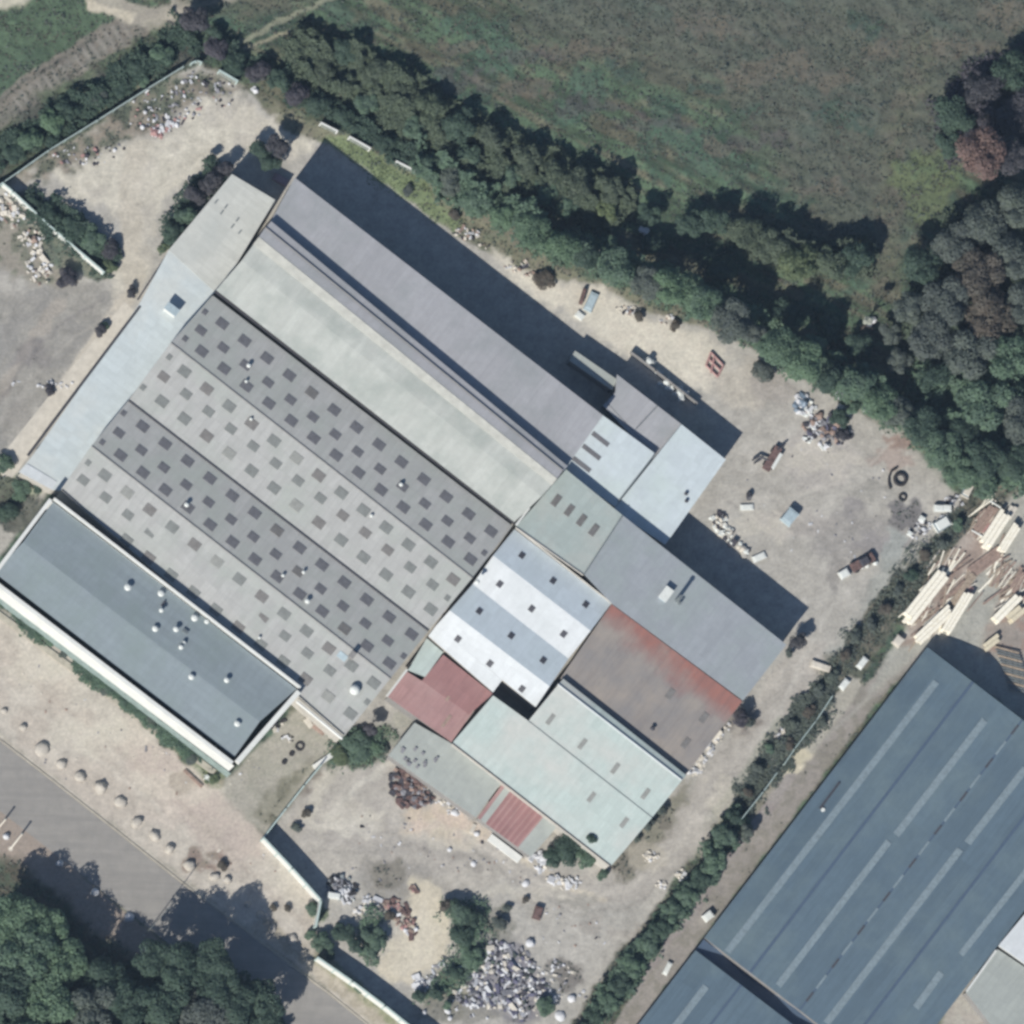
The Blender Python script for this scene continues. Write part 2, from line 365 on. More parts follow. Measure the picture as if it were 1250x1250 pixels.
for k in range(15):
    f_ = k/14.0; cx_ = 22+f_*130; cy_ = 128-f_*92; paint(linemask([(cx_-5,cy_-9),(cx_+6,cy_+8)], 4, 3, .1), (150,146,138), None, None, .75)
# --- verge outside north-west wall
paint(polymask([(-60,190),(60,110),(150,60),(200,30),(250,60),(225,85),(0,222),(-60,250)], 8), (92,104,84), (84,86,80), nA)
# --- north-east strip between hall and wall
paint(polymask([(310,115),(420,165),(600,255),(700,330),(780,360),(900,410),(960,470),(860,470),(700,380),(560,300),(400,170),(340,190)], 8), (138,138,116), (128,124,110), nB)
paint(polymask([(395,165),(440,175),(520,225),(570,275),(560,290),(450,215),(400,185)], 5), (130,144,106), (120,134,100), nB)
paint(polymask([(560,265),(620,290),(650,320),(600,330)], 8), (130,128,108), (112,118,98), nB)
# --- compound ground: everything inside the walls
comp = [(4,226),(220,88),(243,78),(310,115),(345,160),(400,175),(560,290),(660,340),(720,345),(790,380),(860,400),(930,430),(1040,500),(1110,540),(1150,590),(1180,610),
        (1100,720),(1010,840),(930,930),(830,1060),(740,1220),(700,1310),(520,1310),(390,1170),(386,1130),(391,1099),(321,1023),(395,935),(420,900),(300,700),(60,600),(-60,760),(-60,260)]
paint(polymask(comp, 3, .3), (180,176,168), (170,167,160), nA)
# sand of the north-west yard
paint(polymask([(60,210),(120,190),(200,165),(250,120),(300,120),(345,160),(390,170),(350,200),(300,190),(250,200),(200,250),(180,300),(190,330),(140,380),(140,330),(150,260),(90,240)], 7), (206,200,184), (186,180,168), nA)
paint(polymask([(60,215),(15,224),(80,175),(160,130),(215,92),(245,85),(300,115),(240,120),(200,155),(150,175),(120,195)], 7), (112,116,102), (142,134,122), nB)
paint(polymask([(90,95),(220,90),(245,110),(200,130),(150,150)], 9), (98,110,94), (130,128,114), nB, .7)
paint(polymask([(15,235),(60,245),(120,300),(125,330),(60,290)], 6), (84,96,84), (92,90,88), nB)
paint(linemask([(170,180),(160,230),(160,300),(165,350)], 26, 10, .6), (190,182,166), None, None, .8)
paint(polymask([(-60,240),(0,240),(60,290),(100,350),(60,350),(0,330),(-60,330)], 8), (158,152,140), (122,124,110), nB)
paint(polymask([(0,250),(60,285),(128,335),(120,345),(60,320)], 4), (104,116,102), (120,122,108), nB)
paint(polymask([(-60,370),(60,350),(120,350),(140,370),(60,480),(0,560),(-60,620)], 8), (160,157,150), (148,146,142), nA)
paint(linemask([(70,370),(30,430),(0,480)], 14, 8, .8), (168,160,150), None, None, .7)
paint(linemask([(155,365),(20,560),(-60,665)], 20, 3, .15), (200,192,178), (190,182,168), nB)
blob(30,590,34,(190,196,170),(170,180,150),.8,.8,16); blob(20,625,34,(104,106,98),(84,88,82),.95,.8,26); blob(0,600,24,(90,96,82),None,.9)
# light sand beyond the north-east side and around the east yard
paint(polymask([(600,300),(660,340),(730,350),(790,385),(860,410),(905,440),(880,475),(820,470),(760,430),(690,385),(620,340)], 6), (216,210,194), (202,195,180), nB)
paint(polymask([(860,440),(920,430),(960,470),(1040,500),(1110,530),(1150,590),(1120,640),(1050,720),(1000,800),(960,780),(900,600),(880,520)], 12), (182,178,170), (170,166,158), nA)
blob(915,470,40,(190,182,168),None,.7,1.0,30)
for x, y, r, ry, c in ((1104,628,20,20,(112,110,114)),(1040,622,16,15,(146,142,142)),(1045,655,60,30,(158,154,150)),(1075,665,40,16,(150,146,146)),(1085,560,30,10,(166,150,142)),(1100,540,20,12,(150,126,116)),
                       (1000,560,50,40,(178,172,166)),(1020,700,10,26,(150,146,142)),(1090,670,14,30,(160,166,162)),(940,470,30,26,(160,154,148)),(970,640,50,20,(172,166,160)),(840,520,30,20,(184,178,164))):
    blob(x, y, r, c, None, .8, 1.0, ry)
paint(polymask([(1065,700),(1100,680),(1120,660),(1110,700),(1060,790),(1000,830),(1010,790),(1040,760)], 8), (158,162,156), (150,152,146), nA, .7)
blob(1010,815,18,(170,164,150),(120,118,108),.8)
# lane along the hedge
paint(linemask([(985,800),(930,880),(880,950),(830,1030),(780,1075),(700,1090),(640,1060),(560,1010)], 44, 8, .5), (180,174,166), (172,166,158), nA, .8)
paint(linemask([(640,1050),(700,1085),(740,1100)], 7, 4, .3), (198,188,170), None, None, .8)
paint(linemask([(860,1010),(905,950),(950,880)], 12, 6, .5), (150,154,140), None, None, .6)
# hedge underlay
paint(linemask([(1230,575),(1180,640),(1120,705),(1070,760),(1020,840),(975,890),(940,945),(900,1020),(850,1080),(790,1150),(740,1220),(700,1290)], 40, 8, .8), (92,96,84), (116,112,100), nB)
paint(linemask([(1000,870),(960,930),(930,985),(915,1010)], 16, 5, .5), (156,152,140), (120,118,106), nB)
paint(linemask([(1040,840),(1010,885),(975,930)], 26, 6, .4), (176,172,160), (166,162,150), nB)
blob(978,935,22,(214,204,176),(190,182,156),.95,.8,20); blob(968,950,14,(216,206,180),None,.9)
paint(linemask([(965,950),(930,1000),(890,1050),(850,1110),(800,1180),(750,1270)], 16, 3, .3), (160,154,150), (148,140,138), nB)
paint(linemask([(1118,790),(1060,850),(1005,925),(950,1000),(900,1065),(852,1135),(800,1200),(740,1290)], 26, 6, .4), (158,152,146), (138,134,126), nB)
# timber yard ground
paint(polymask([(1320,560),(1240,600),(1190,645),(1150,690),(1110,755),(1085,800),(1060,850),(1010,900),(1130,790),(1250,880),(1320,930)], 5, .4), (174,172,162), (164,164,156), nA)
paint(polymask([(1180,650),(1210,620),(1225,620),(1200,690),(1170,720),(1150,770),(1100,790),(1110,755),(1150,700)], 6, .6), (158,142,132), (172,160,150), nB)
paint(polymask([(1230,700),(1300,660),(1300,800),(1200,800),(1205,770)], 6, .6), (160,150,142), (150,128,118), nB, .9)
# south yard
paint(polymask([(395,940),(470,925),(520,960),(600,1020),(640,1060),(600,1080),(500,1090),(440,1060),(370,1080),(330,1025)], 8), (184,178,168), (174,168,160), nA)
paint(polymask([(500,985),(560,985),(600,1020),(560,1030),(490,1015)], 8), (206,190,168), (198,180,164), nB)
paint(polymask([(385,945),(420,935),(400,960),(380,1005),(372,1000)], 4, .4), (196,190,176))
paint(linemask([(372,1000),(385,1012),(420,1010),(470,990)], 8, 4, .5), (202,196,182), None, None, .7)
paint(polymask([(440,1045),(520,1060),(540,1080),(520,1110),(440,1110)], 9), (160,156,150), (142,138,130), nB, .8)
paint(polymask([(498,1078),(528,1075),(545,1095),(540,1125),(548,1170),(500,1200),(460,1190),(470,1150),(500,1120)], 5), (212,202,178), (202,192,170), nB)
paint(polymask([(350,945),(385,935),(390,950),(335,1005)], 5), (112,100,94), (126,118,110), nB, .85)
blob(474,1068,20,(140,136,126),(122,118,110),.9); blob(690,1190,26,(134,130,126),(120,116,112),.9,.8,20); blob(668,1198,16,(168,166,160),None,.8)
blob(608,1190,50,(124,122,134),(146,144,150),.95,.8,48); blob(640,1215,36,(128,126,134),(150,146,148),.9,.8,34)
blob(545,1215,34,(120,122,104),(150,146,130),.85); blob(608,1130,20,(150,148,140),(112,114,104),.9); blob(560,1235,60,(148,146,140),(128,126,118),.7,.8,14)
paint(polymask([(390,905),(425,895),(470,885),(485,905),(460,930),(400,940)], 5), (98,112,88), (84,98,80), nB)
blob(492,880,14,(176,174,160),(150,150,140),.8); blob(470,905,14,(160,160,150),None,.7)
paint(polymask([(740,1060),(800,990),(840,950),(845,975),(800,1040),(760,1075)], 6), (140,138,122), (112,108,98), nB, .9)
blob(790,1045,26,(188,180,164),(170,164,150),.7,.8,18)
blob(905,880,22,(120,112,108),(150,144,136),.7)
for x, y, r in ((455,1010,16),(520,1045,12),(560,1045,14),(590,1060,12),(720,1130,16),(760,1140,20),(640,1100,14),(430,985,10)): blob(x, y, r, (154,148,142), (164,158,150), .6, 1.2, r*.6)
# small yard by the office, office strip
paint(polymask([(285,945),(368,855),(420,900),(392,936),(325,1018),(250,960)], 4, .4), (172,168,156), (156,154,142), nB)
paint(polymask([(340,950),(390,925),(330,1010),(310,990)], 6), (116,116,100), (140,138,124), nB, .8)
# verge by the road
paint(polymask([(-60,740),(0,745),(80,790),(160,860),(250,950),(325,1022),(391,1099),(384,1130),(387,1172),(500,1255),(560,1320),(470,1320),(400,1207),(348,1170),(240,1087),(130,1000),(60,945),(-60,850)], 4, .4), (194,186,174), (184,174,162), nA)
paint(polymask([(160,880),(230,930),(330,1040),(300,1060),(240,1030),(150,930)], 14), (194,178,168), (188,174,162), nB, .8)
paint(linemask([(-60,695),(0,722),(60,768),(120,822),(180,872),(235,925),(262,945)], 24, 5, .8), (110,122,96), (126,128,106), nB)
blob(262,950,16,(112,122,92),(128,120,100),.9); blob(222,955,14,(130,116,104),None,.6); blob(250,1050,26,(146,126,116),(128,118,106),.8,1.0,16); blob(390,1112,12,(104,120,92),None,.9)
paint(linemask([(-60,860),(0,905),(130,1008),(240,1095),(348,1180),(460,1262),(520,1310)], 14, 3, .15), (186,178,164), (194,186,172), nB)
paint(linemask([(320,1130),(370,1165),(430,1215),(480,1262)], 24, 6, .5), (186,176,160), (160,152,136), nB)
paint(linemask([(392,1170),(430,1200),(500,1262)], 16, 5, .5), (150,148,126), (124,132,100), nB, .8)
# south-west verge and forest floor
paint(polymask([(-60,920),(20,990),(110,1075),(200,1150),(300,1240),(330,1320),(-60,1320)], 4, .3), (166,152,140), (156,144,134), nB)
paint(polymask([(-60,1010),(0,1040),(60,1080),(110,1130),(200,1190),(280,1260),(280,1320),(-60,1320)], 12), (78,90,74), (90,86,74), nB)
# beside the blue warehouse, south-east corner
paint(polymask([(1160,1215),(1217,1155),(1320,1090),(1320,1320),(1120,1320)], 6, .3), (178,174,164), (166,160,152), nB)
for pts_, w__, c_, a_ in (([(560,1015),(640,1068),(700,1100),(760,1090),(820,1040),(880,960)],5,(196,190,180),.5),([(570,1030),(640,1085),(700,1118),(770,1108),(835,1055),(900,965)],5,(150,146,140),.5),
      ([(930,900),(960,850),(985,800),(1010,750),(1040,720)],5,(194,190,182),.45),([(880,590),(930,610),(990,600),(1050,575),(1090,540)],5,(196,190,180),.4),([(890,610),(940,640),(1010,650),(1060,640)],4,(150,146,142),.4),
      ([(0,520),(40,460),(90,410),(140,380)],5,(172,168,160),.5),([(0,490),(30,445),(70,400),(120,370)],4,(128,124,124),.5),([(400,1000),(440,960),(480,930)],8,(202,198,186),.5),([(380,1035),(440,1040),(520,1030),(580,1060)],5,(150,146,140),.4),
      ([(0,800),(100,880),(200,960),(300,1060),(380,1140)],6,(176,164,152),.5),([(0,830),(90,905),(190,985),(280,1070)],4,(206,198,186),.5),([(160,230),(210,190),(270,160),(330,165)],5,(214,208,192),.5),([(170,250),(220,205),(275,175)],4,(170,164,150),.5)):
    paint(linemask(pts_, w__, 4, .5), c_, None, None, a_)
for x, y, r, ry, c in ((700,1100,26,8,(150,148,140)),(860,1020,14,26,(190,184,176)),(920,560,20,12,(188,184,176)),(1070,600,24,10,(150,148,142)),(430,1010,24,12,(196,192,182)),(470,1035,26,8,(156,152,146)),(40,430,26,14,(136,132,132)),(20,510,22,16,(160,156,150)),(200,1000,30,10,(200,188,176)),(110,900,30,10,(202,196,182)),(330,1080,20,10,(200,192,178))): blob(x, y, r, c, None, .6, 1.4, ry)
lum = G.mean(-1, keepdims=True); wgt = np.clip((lum-.14)/.16, 0, 1)   # dusty, chalky grounds are less coloured than plants
G = G + (lum*np.array([1.015,1.0,.965])-G)*.22*wgt; G = G*(1+.07*wgt)
for x, y, r, ry in ((500,1150,36,40),(540,1020,50,16),(430,1000,40,20),(760,420,50,10),(700,370,40,10),(860,450,30,16),(120,900,70,22),(220,960,60,20),(50,820,50,18),(360,1080,30,24),(300,150,40,16),(190,220,40,26),(640,1090,60,10),(1000,560,50,18),(880,970,16,30),(930,640,40,16)):
    blob(x, y, r, (228,222,206), (198,192,180), .34, 1.6, ry)
# fine tone over everything, far land
G *= (1 + (nB-.5)[..., None]*.42 + (nA-.5)[..., None]*.25 + (nD-.5)[..., None]*.2)
far = sm((np.maximum(np.abs(GX), np.abs(GY))-82)/60)
G = lerp(G, lerp(L3(S(84,94,80)), L3(S(110,106,92)), sm((fbm(GX/120, GY/120, 91)-.4)/.2)), far)
# relief: rough in the plant cover, nearly flat on yards
plantm = np.clip((.20-G.mean(-1))/.09, 0, 1)
Z = (nA-.5)*.5*plantm + (nB-.5)*.35*plantm + (nB-.5)*.06
roadm = polymask([(-80,850),(-60,800),(240,1060),(620,1340),(400,1340),(-80,1000)], 6, 0) + polymask([(1150,780),(1300,860),(1300,1300),(740,1300),(840,1140)], 6, 0)
Z = Z*(1-np.clip(roadm, 0, 1))*(1-far) - .002
ny_, nx_ = GX.shape
me = bpy.data.meshes.new('ground')
me.vertices.add(nx_*ny_); me.vertices.foreach_set('co', np.stack([GX, GY, Z], -1).astype(np.float32).ravel())
ii = np.arange(nx_*ny_).reshape(ny_, nx_)
q = np.stack([ii[:-1,:-1], ii[:-1,1:], ii[1:,1:], ii[1:,:-1]], -1).reshape(-1, 4).astype(np.int32)
me.loops.add(q.size); me.loops.foreach_set('vertex_index', q.ravel())
me.polygons.add(len(q)); me.polygons.foreach_set('loop_start', np.arange(0, q.size, 4, dtype=np.int32)); me.polygons.foreach_set('loop_total', np.full(len(q), 4, dtype=np.int32))
me.update(calc_edges=True)
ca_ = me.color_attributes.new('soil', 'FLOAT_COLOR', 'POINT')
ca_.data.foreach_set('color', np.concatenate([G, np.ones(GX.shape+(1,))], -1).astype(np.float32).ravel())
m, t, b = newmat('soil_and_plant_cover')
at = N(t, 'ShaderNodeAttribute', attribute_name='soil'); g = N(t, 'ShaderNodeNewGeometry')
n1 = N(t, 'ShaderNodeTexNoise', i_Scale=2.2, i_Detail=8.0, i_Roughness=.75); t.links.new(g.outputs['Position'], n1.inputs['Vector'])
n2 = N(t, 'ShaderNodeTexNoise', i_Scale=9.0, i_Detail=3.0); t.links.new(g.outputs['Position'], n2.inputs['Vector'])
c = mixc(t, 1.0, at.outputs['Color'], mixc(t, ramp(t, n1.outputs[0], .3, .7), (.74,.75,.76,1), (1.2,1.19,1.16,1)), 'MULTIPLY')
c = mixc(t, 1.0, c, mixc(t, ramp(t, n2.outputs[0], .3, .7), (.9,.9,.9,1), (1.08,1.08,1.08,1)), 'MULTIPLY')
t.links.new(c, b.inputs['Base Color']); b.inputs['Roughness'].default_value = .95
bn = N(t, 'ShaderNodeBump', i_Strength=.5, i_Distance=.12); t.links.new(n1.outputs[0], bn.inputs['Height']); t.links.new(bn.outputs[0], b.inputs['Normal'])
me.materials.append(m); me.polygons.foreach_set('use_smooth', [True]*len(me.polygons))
go = bpy.data.objects.new('ground', me); COL.objects.link(go); tag(go, kind='structure')
#=====PART2

# ------------------------------------------------------------------ building helpers
UH = (P(735,506)-P(360,218)).normalized()                # long axis of the halls (towards lower right)
VH = Vector((0,0,1)).cross(UH) * -1                      # across, towards lower left
ROOFN = {}
def plane_of(pts):
    a = Vector((0,0,0))
    for i in range(len(pts)): a += (pts[i]-pts[0]).cross(pts[(i+1)%len(pts)]-pts[0])
    n = a.normalized(); n = n if n.z > 0 else -n
    return pts[0], n
def inside(px, py, tri):
    s_ = [(tri[(i+1)%3][0]-tri[i][0])*(py-tri[i][1])-(tri[(i+1)%3][1]-tri[i][1])*(px-tri[i][0]) for i in range(3)]
    return all(v >= -1e-6 for v in s_) or all(v <= 1e-6 for v in s_)
def hit(px, py, pl):
    p0, n = pl[0], pl[1]
    if len(pl) > 2:                          # roofs are slightly warped: take the triangle under that place
        for tp, a, m_ in pl[2]:
            if inside(px, py, tp): p0, n = a, m_
    d = ray(px, py); return CAMP + d*((p0-CAMP).dot(n)/d.dot(n))
def roof_plane(parent, corners, mat, name='roof_slope', thick=.10, axis=None, label=None):
    """corners (px, py, z) -> a slab; returns its plane"""
    pts = [P(*c) for c in corners]; area = sum(pts[i].x*pts[(i+1)%len(pts)].y-pts[(i+1)%len(pts)].x*pts[i].y for i in range(len(pts)))
    if area < 0: pts.reverse()
    cc = list(corners) if area >= 0 else list(reversed(corners))
    pl = plane_of(pts); n = pl[1]; ax = (axis or UH); U = (ax - n*ax.dot(n)).normalized(); V = n.cross(U)
    b = MB(); b.prism(pts, [p - Vector((0,0,thick)) for p in pts]); tris = []
    if len(pts) == 4:
        b.f[0] = (0,1,2); b.f.append((0,2,3)); b.m.append(0)
        for q in ((0,1,2),(0,2,3)):
            tn = plane_of([pts[i] for i in q]); tris.append(([cc[i][:2] for i in q], tn[0], tn[1]))
        pl = (pl[0], pl[1], tris)
    obj(name, b, mat, parent, uvaxes=(U, V), label=label)
    return pl, U, V
def inset(pts, d):
    """move the loop of corners inwards by d metres (plan view)"""
    n = len(pts); out = []
    for i in range(n):
        a, b, c = pts[i-1], pts[i], pts[(i+1)%n]
        e1 = Vector((b.x-a.x, b.y-a.y)).normalized(); e2 = Vector((c.x-b.x, c.y-b.y)).normalized()
        n1 = Vector((-e1.y, e1.x)); n2 = Vector((-e2.y, e2.x)); m_ = (n1+n2)
        m_ = m_/max(m_.dot(n1), .3); out.append(Vector((b.x+m_.x*d, b.y+m_.y*d, b.z)))
    return out
def walls(parent, corners, mat, z0=-.3, d=.14, drop=.10, name='wall'):
    pts = ccw([P(*c) for c in corners]); pts = inset(pts, d)
    b = MB(); k = len(pts)
    for i in range(k):
        j = (i+1) % k; a, c = pts[i], pts[j]
        b.poly([(a.x,a.y,z0),(c.x,c.y,z0),(c.x,c.y,c.z-drop-.02),(a.x,a.y,a.z-drop-.02)])
    return obj(name, b, mat, parent)
SHARED = {}
def flat_part(parent, name, key, mat, c, U, V, n, su, sv, th):
    """a small slab lying on a roof; alike slabs share one mesh"""
    k = (key, round(su,3), round(sv,3), round(th,3), mat.name)
    if k not in SHARED:
        b = MB(); b.obox((0,0,0), (1,0,0), (0,1,0), (0,0,1), su, sv, th, top=.94)
        o = obj(name, b, mat); SHARED[k] = o.data; COL.objects.unlink(o); bpy.data.objects.remove(o)
    o = bpy.data.objects.new(name, SHARED[k]); COL.objects.link(o); o.parent = parent
    W = n; Vv = W.cross(U)
    mt = Matrix((U, Vv, W)).transposed().to_4x4(); mt.translation = Vector(c) - Vector(parent.get('_base', (0,0,0)))
    o.matrix_local = mt
    return o
def lid(parent, plu, px, py, su, sv, mat, name='rooflight', th=.07, jx=0):
    pl, U, V = plu; c = hit(px, py, pl) + pl[1]*.003
    return flat_part(parent, name, name, mat, c, U, V, pl[1], su, sv, th)

# ================================================================== main factory hall
hall = thing('factory_hall', 'huge hall with four folded grey roof slopes dotted with rooflights and a pale vaulted roof', 'factory', P(350,420))
zA0, zA1, zB0, zBr, zB1 = 7.8, 8.3, 9.6, 10.0, 8.1
VD, RG = 7.3, 8.75
# lilac bay A
plA = roof_plane(hall, [(360,217,zA0),(736,507,zA0),(690,572,zA1),(328,274,zA1)], M['lilac'])
# vault B : narrow north-east slope, ridge cap, wide south-west slope
roof_plane(hall, [(331,270,zB0),(693,569,zB0),(686,576,zB0+.25),(322,280,zB0+.25)], M['lilac'])
roof_plane(hall, [(322,280,zB0+.25),(686,576,zB0+.25),(678,587,zBr),(314,292,zBr)], M['lilac'])
roof_plane(hall, [(316,289,zBr+.03),(680,584,zBr+.03),(674,592,zBr+.0),(309,298,zBr+.0)], M['cap_pale'], name='ridge_cap', thick=.06)
plB = roof_plane(hall, [(314,292,zBr),(678,587,zBr),(661,606,9.55),(295,318,9.55)], M['asb_vault'])
roof_plane(hall, [(295,318,9.55),(661,606,9.55),(628,637,zB1),(264,354,zB1)], M['asb_vault'])
# step between A and B
b = MB(); a0, a1 = P(331,270,zB0), P(693,569,zB0)
b.poly([a1+Vector((.02,.03,-.1)), a0+Vector((.02,.03,-.1)), a0+Vector((.02,.03,-1.4)), a1+Vector((.02,.03,-1.4))]); obj('clerestory_wall', b, M['grey_wall'], hall)
# ridge cap ribs
b = MB(); b.tube(P(324,277.5,zB0+.35), P(687,574,zB0+.35), .09, n=6); obj('ridge_pipe', b, M['grey_wall'], hall)
# dark gutter between B and C
b = MB()
g0, g1, g2, g3 = P(262,357,zB1-.55), P(627,640,zB1-.55), P(631,634,zB1-.55), P(267,350,zB1-.55)
b.prism(ccw([g0,g1,g2,g3]), [v-Vector((0,0,.1)) for v in ccw([g0,g1,g2,g3])]); obj('valley_gutter', b, M['gutter'], hall)
plC = roof_plane(hall, [(259.5,360.5,VD),(625.5,642,VD),(576,706,RG),(208,419,RG)], M['asb_dark'])
plD = roof_plane(hall, [(208,419,RG),(576,706,RG),(524,769,VD),(157,488,VD)], M['asb_dark'])
plE = roof_plane(hall, [(156.3,489.2,VD),(523.2,770.2,VD),(476,829,RG),(111,545,RG)], M['asb_dark'])
plF = roof_plane(hall, [(111,545,RG),(476,829,RG),(420,899,7.15),(74,598,7.15)], M['asb_dark'])
b = MB(); b.tube(P(157,489,VD+.05), P(523,770,VD+.05), .16, n=6); obj('valley_gutter', b, M['gutter'], hall)
for (x0,y0,x1,y1) in ((209,418.5,577,705.5),(112,544.5,477,828.5)):
    b = MB(); b.tube(P(x0,y0,RG+.02), P(x1,y1,RG+.02), .10, n=6); obj('ridge_cap', b, M['asb_dark'] if False else M['grey_wall'], hall)
walls(hall, [(360,217,zA0),(736,507,zA0),(697,563,zA1),(678,587,zA1),(628,637,7.8),(576,706,7.9),(523,769,7.6),(476,829,7.8),(420,899,7.6),(74,598,7.6),(111,545,7.8),(157,488,7.6),(208,419,7.8),(262,355,7.8),(334,265,zA1)], M['cream_wall'])
# gable ends of the folded roofs and the vault
def gable(parent, pts3, mat, name='gable_wall'):
    b = MB(); b.poly(pts3); obj(name, b, mat, parent)
inn = UH*.25
for (a, r, c) in (((262,357),(208,419),(157,488)),((157,488),(111,545),(74,598))):
    q = [P(*a,VD)+inn, P(*r,RG)+inn, P(*c,VD)+inn]; gable(hall, [v-Vector((0,0,.11)) for v in q]+[q[2]-Vector((0,0,.8)), q[0]-Vector((0,0,.8))], M['cream_wall'])
for (a, r, c) in (((627,640),(576,706),(523,769)),((523,769),(476,829),(420,899))):
    q = [P(*a,VD)-inn, P(*r,RG)-inn, P(*c,VD)-inn]; gable(hall, [v-Vector((0,0,.11)) for v in q]+[q[2]-Vector((0,0,.8)), q[0]-Vector((0,0,.8))], M['cream_wall'])
for pts, s in (([(331,270,zB0),(322,280,zB0+.25),(314,292,zBr),(295,318,9.55),(264,354,zB1)], 1), ([(693,569,zB0),(686,576,zB0+.25),(678,587,zBr),(661,606,9.55),(628,637,zB1)], -1)):
    q = [P(*p)+inn*s-Vector((0,0,.11)) for p in pts]; gable(hall, q+[q[-1]-Vector((0,0,1.2)), Vector((q[0].x,q[0].y,6.9))], M['cream_wall'])
# rooflights, three rows on each slope
rng = random.Random(4)
rows = [(plC,'C',(271,395),(245,403.5),(246,429)),(plD,'D',(225,453.6),(199.7,460),(197.6,490)),
        (plE,'E',(174,520.7),(145,528.6),(147,556)),(plF,'F',(128,580),(101.6,586),(99.5,617.5))]
for plu, k, r1, r2, r3 in rows:
    for ri, (x0, y0) in enumerate((r1, r2, r3)):
        for i in range(0, 13):
            x, y = x0+27.35*i, y0+21.15*i
            if k == 'F' and ri == 1 and i == 12: continue
            if k == 'F' and ri == 2 and i < 2: continue
            mt = M['sky_dark'] if k in 'CE' else rng.choice([M['sky_mid'], M['sky_mid'], M['sky_brown'], M['sky_faint'] if rng.random() < .45 else M['sky_mid']])
            if k in 'CE' and rng.random() < .08: mt = M['sky_brown']
            lid(hall, plu, x, y, 1.78 if ri != 1 else 1.62, 1.42 if ri != 1 else 1.25, mt)
for plu, x, y in ((plC,247,378),(plC,223,410.6),(plC,588,672),(plD,203.5,433),(plD,171.5,470),(plD,543,727),(plE,147.7,501.5),(plE,121.6,537),(plE,489.5,798),(plF,104.5,562),(plF,445,854)):
    lid(hall, plu, x+3, y+3, .8, .85, M['sky_dark'] if plu in (plC, plE) else M['sky_mid'])
# small roof vents with caps, on the slopes
def vent_part(parent, plu, px, py, r=.3, h=.7, mat='white_thing', cap=True):
    c = hit(px, py, plu[0]); b = MB(); b.tube(c-Vector((0,0,.1)), c+Vector((0,0,h)), r*.7, n=10)
    if cap: b.tube(c+Vector((0,0,h)), c+Vector((0,0,h+.18)), r*1.25, r*.6, n=10)
    return obj('roof_vent', b, M[mat], parent)
for plu, x, y, r, h in ((plC,303,447,.28,.6),(plC,300,466,.2,.4),(plC,489,592,.26,.5),(plD,453,630,.22,.4),(plD,306,512,.2,.4),(plE,227,617,.3,.7),(plE,345,703,.22,.4),(plE,374.5,734.5,.32,.6),(plE,370,699,.22,.5),(plF,316,779,.2,.5)):
    vent_part(hall, plu, x, y, r, h)
# big white domed ventilator and dark roof hatch
c = hit(432,843,plF[0]); b = MB(); b.tube(c-Vector((0,0,.2)), c+Vector((0,0,.7)), .55, n=14); b.rock(c+Vector((0,0,.7)), .8, .8, .6, random.Random(1), seg=14, rings=5, jit=0); obj('domed_ventilator', b, M['white_thing'], hall, smooth=True)
c = hit(429,801,plF[0]); b = MB(); b.obox(c-Vector((0,0,.2)), UH, VH, (0,0,1), .75, 1.0, 1.5); obj('brick_chimney', b, M['grey_wall'], hall)
c = hit(422,800,plF[0]); lid(hall, plF, 418, 801, 1.5, 1.0, M['lblue_thing'], 'roof_patch', .05)
# parapet strip and corner trim of the south corner
b = MB(); b.tube(P(362,856,7.12), P(418,902,7.12), .22, n=6); obj('eaves_trim', b, M['white_paint'], hall)
b = MB(); b.tube(P(497,817,5.4), P(472,850,5.4), .2, n=6); obj('eaves_trim', b, M['white_paint'], hall)
b = MB(); b.tube(P(630,641,8.1), P(646,620,8.2), .18, n=6); obj('eaves_trim', b, M['white_paint'], hall)

# ================================================================== north-west annex
annex = thing('factory_annex', 'long narrow annex with very pale blue roof along the north-west end of the big hall', 'annex', P(180,430))
plX = roof_plane(annex, [(283,212.5,4.6),(336,244,5.0),(266,360,5.0),(206,305,4.5)], M['annex_beige'], axis=VH)
plY = roof_plane(annex, [(206,305,4.45),(266,360,4.95),(164,492,4.95),(82,600,4.95),(64,598,4.8),(23,576,4.3),(40,556,4.3),(170,371,4.35)], M['annex'], axis=VH)
roof_plane(annex, [(24,576.5,4.42),(33,566,4.42),(70,588,4.86),(64,598,4.88)], M['white_sheet'], name='end_flashing')
walls(annex, [(283,212.5,4.6),(336,244,4.9),(266,358,4.9),(164,490,4.8),(82,598,4.8),(64,597,4.8),(24,576,4.3),(40,556,4.3),(170,371,4.35),(206,305,4.5)], M['cream_wall'])
b = MB(); b.tube(P(171,374,4.3), P(34,556,4.2), .22, n=6); obj('eaves_gutter', b, M['gutter'], annex)
b = MB(); b.tube(P(205,309,4.3), P(168,366,4.3), .13, n=6); obj('eaves_gutter', b, M['gutter'], annex)
c = hit(208,380,plY[0]); b = MB(); b.obox(c, VH, UH, (0,0,1), 1.0, 1.9, 1.5, top=1.0); ch = obj('roof_chimney', b, M['white_paint'], annex)
b = MB(); b.obox(c+Vector((0,0,1.5)), VH, UH, (0,0,1), 1.2, 2.1, .12); obj('chimney_cap', b, M['lblue_thing'], ch)
for i, (x, y) in enumerate(((276,252),(271,259),(290,268),(284,276),(264,246),(293,283))): lid(annex, plX, x, y, .8, .22, M['grey_sheet'] if False else M['metal'], 'roof_clip', .05)

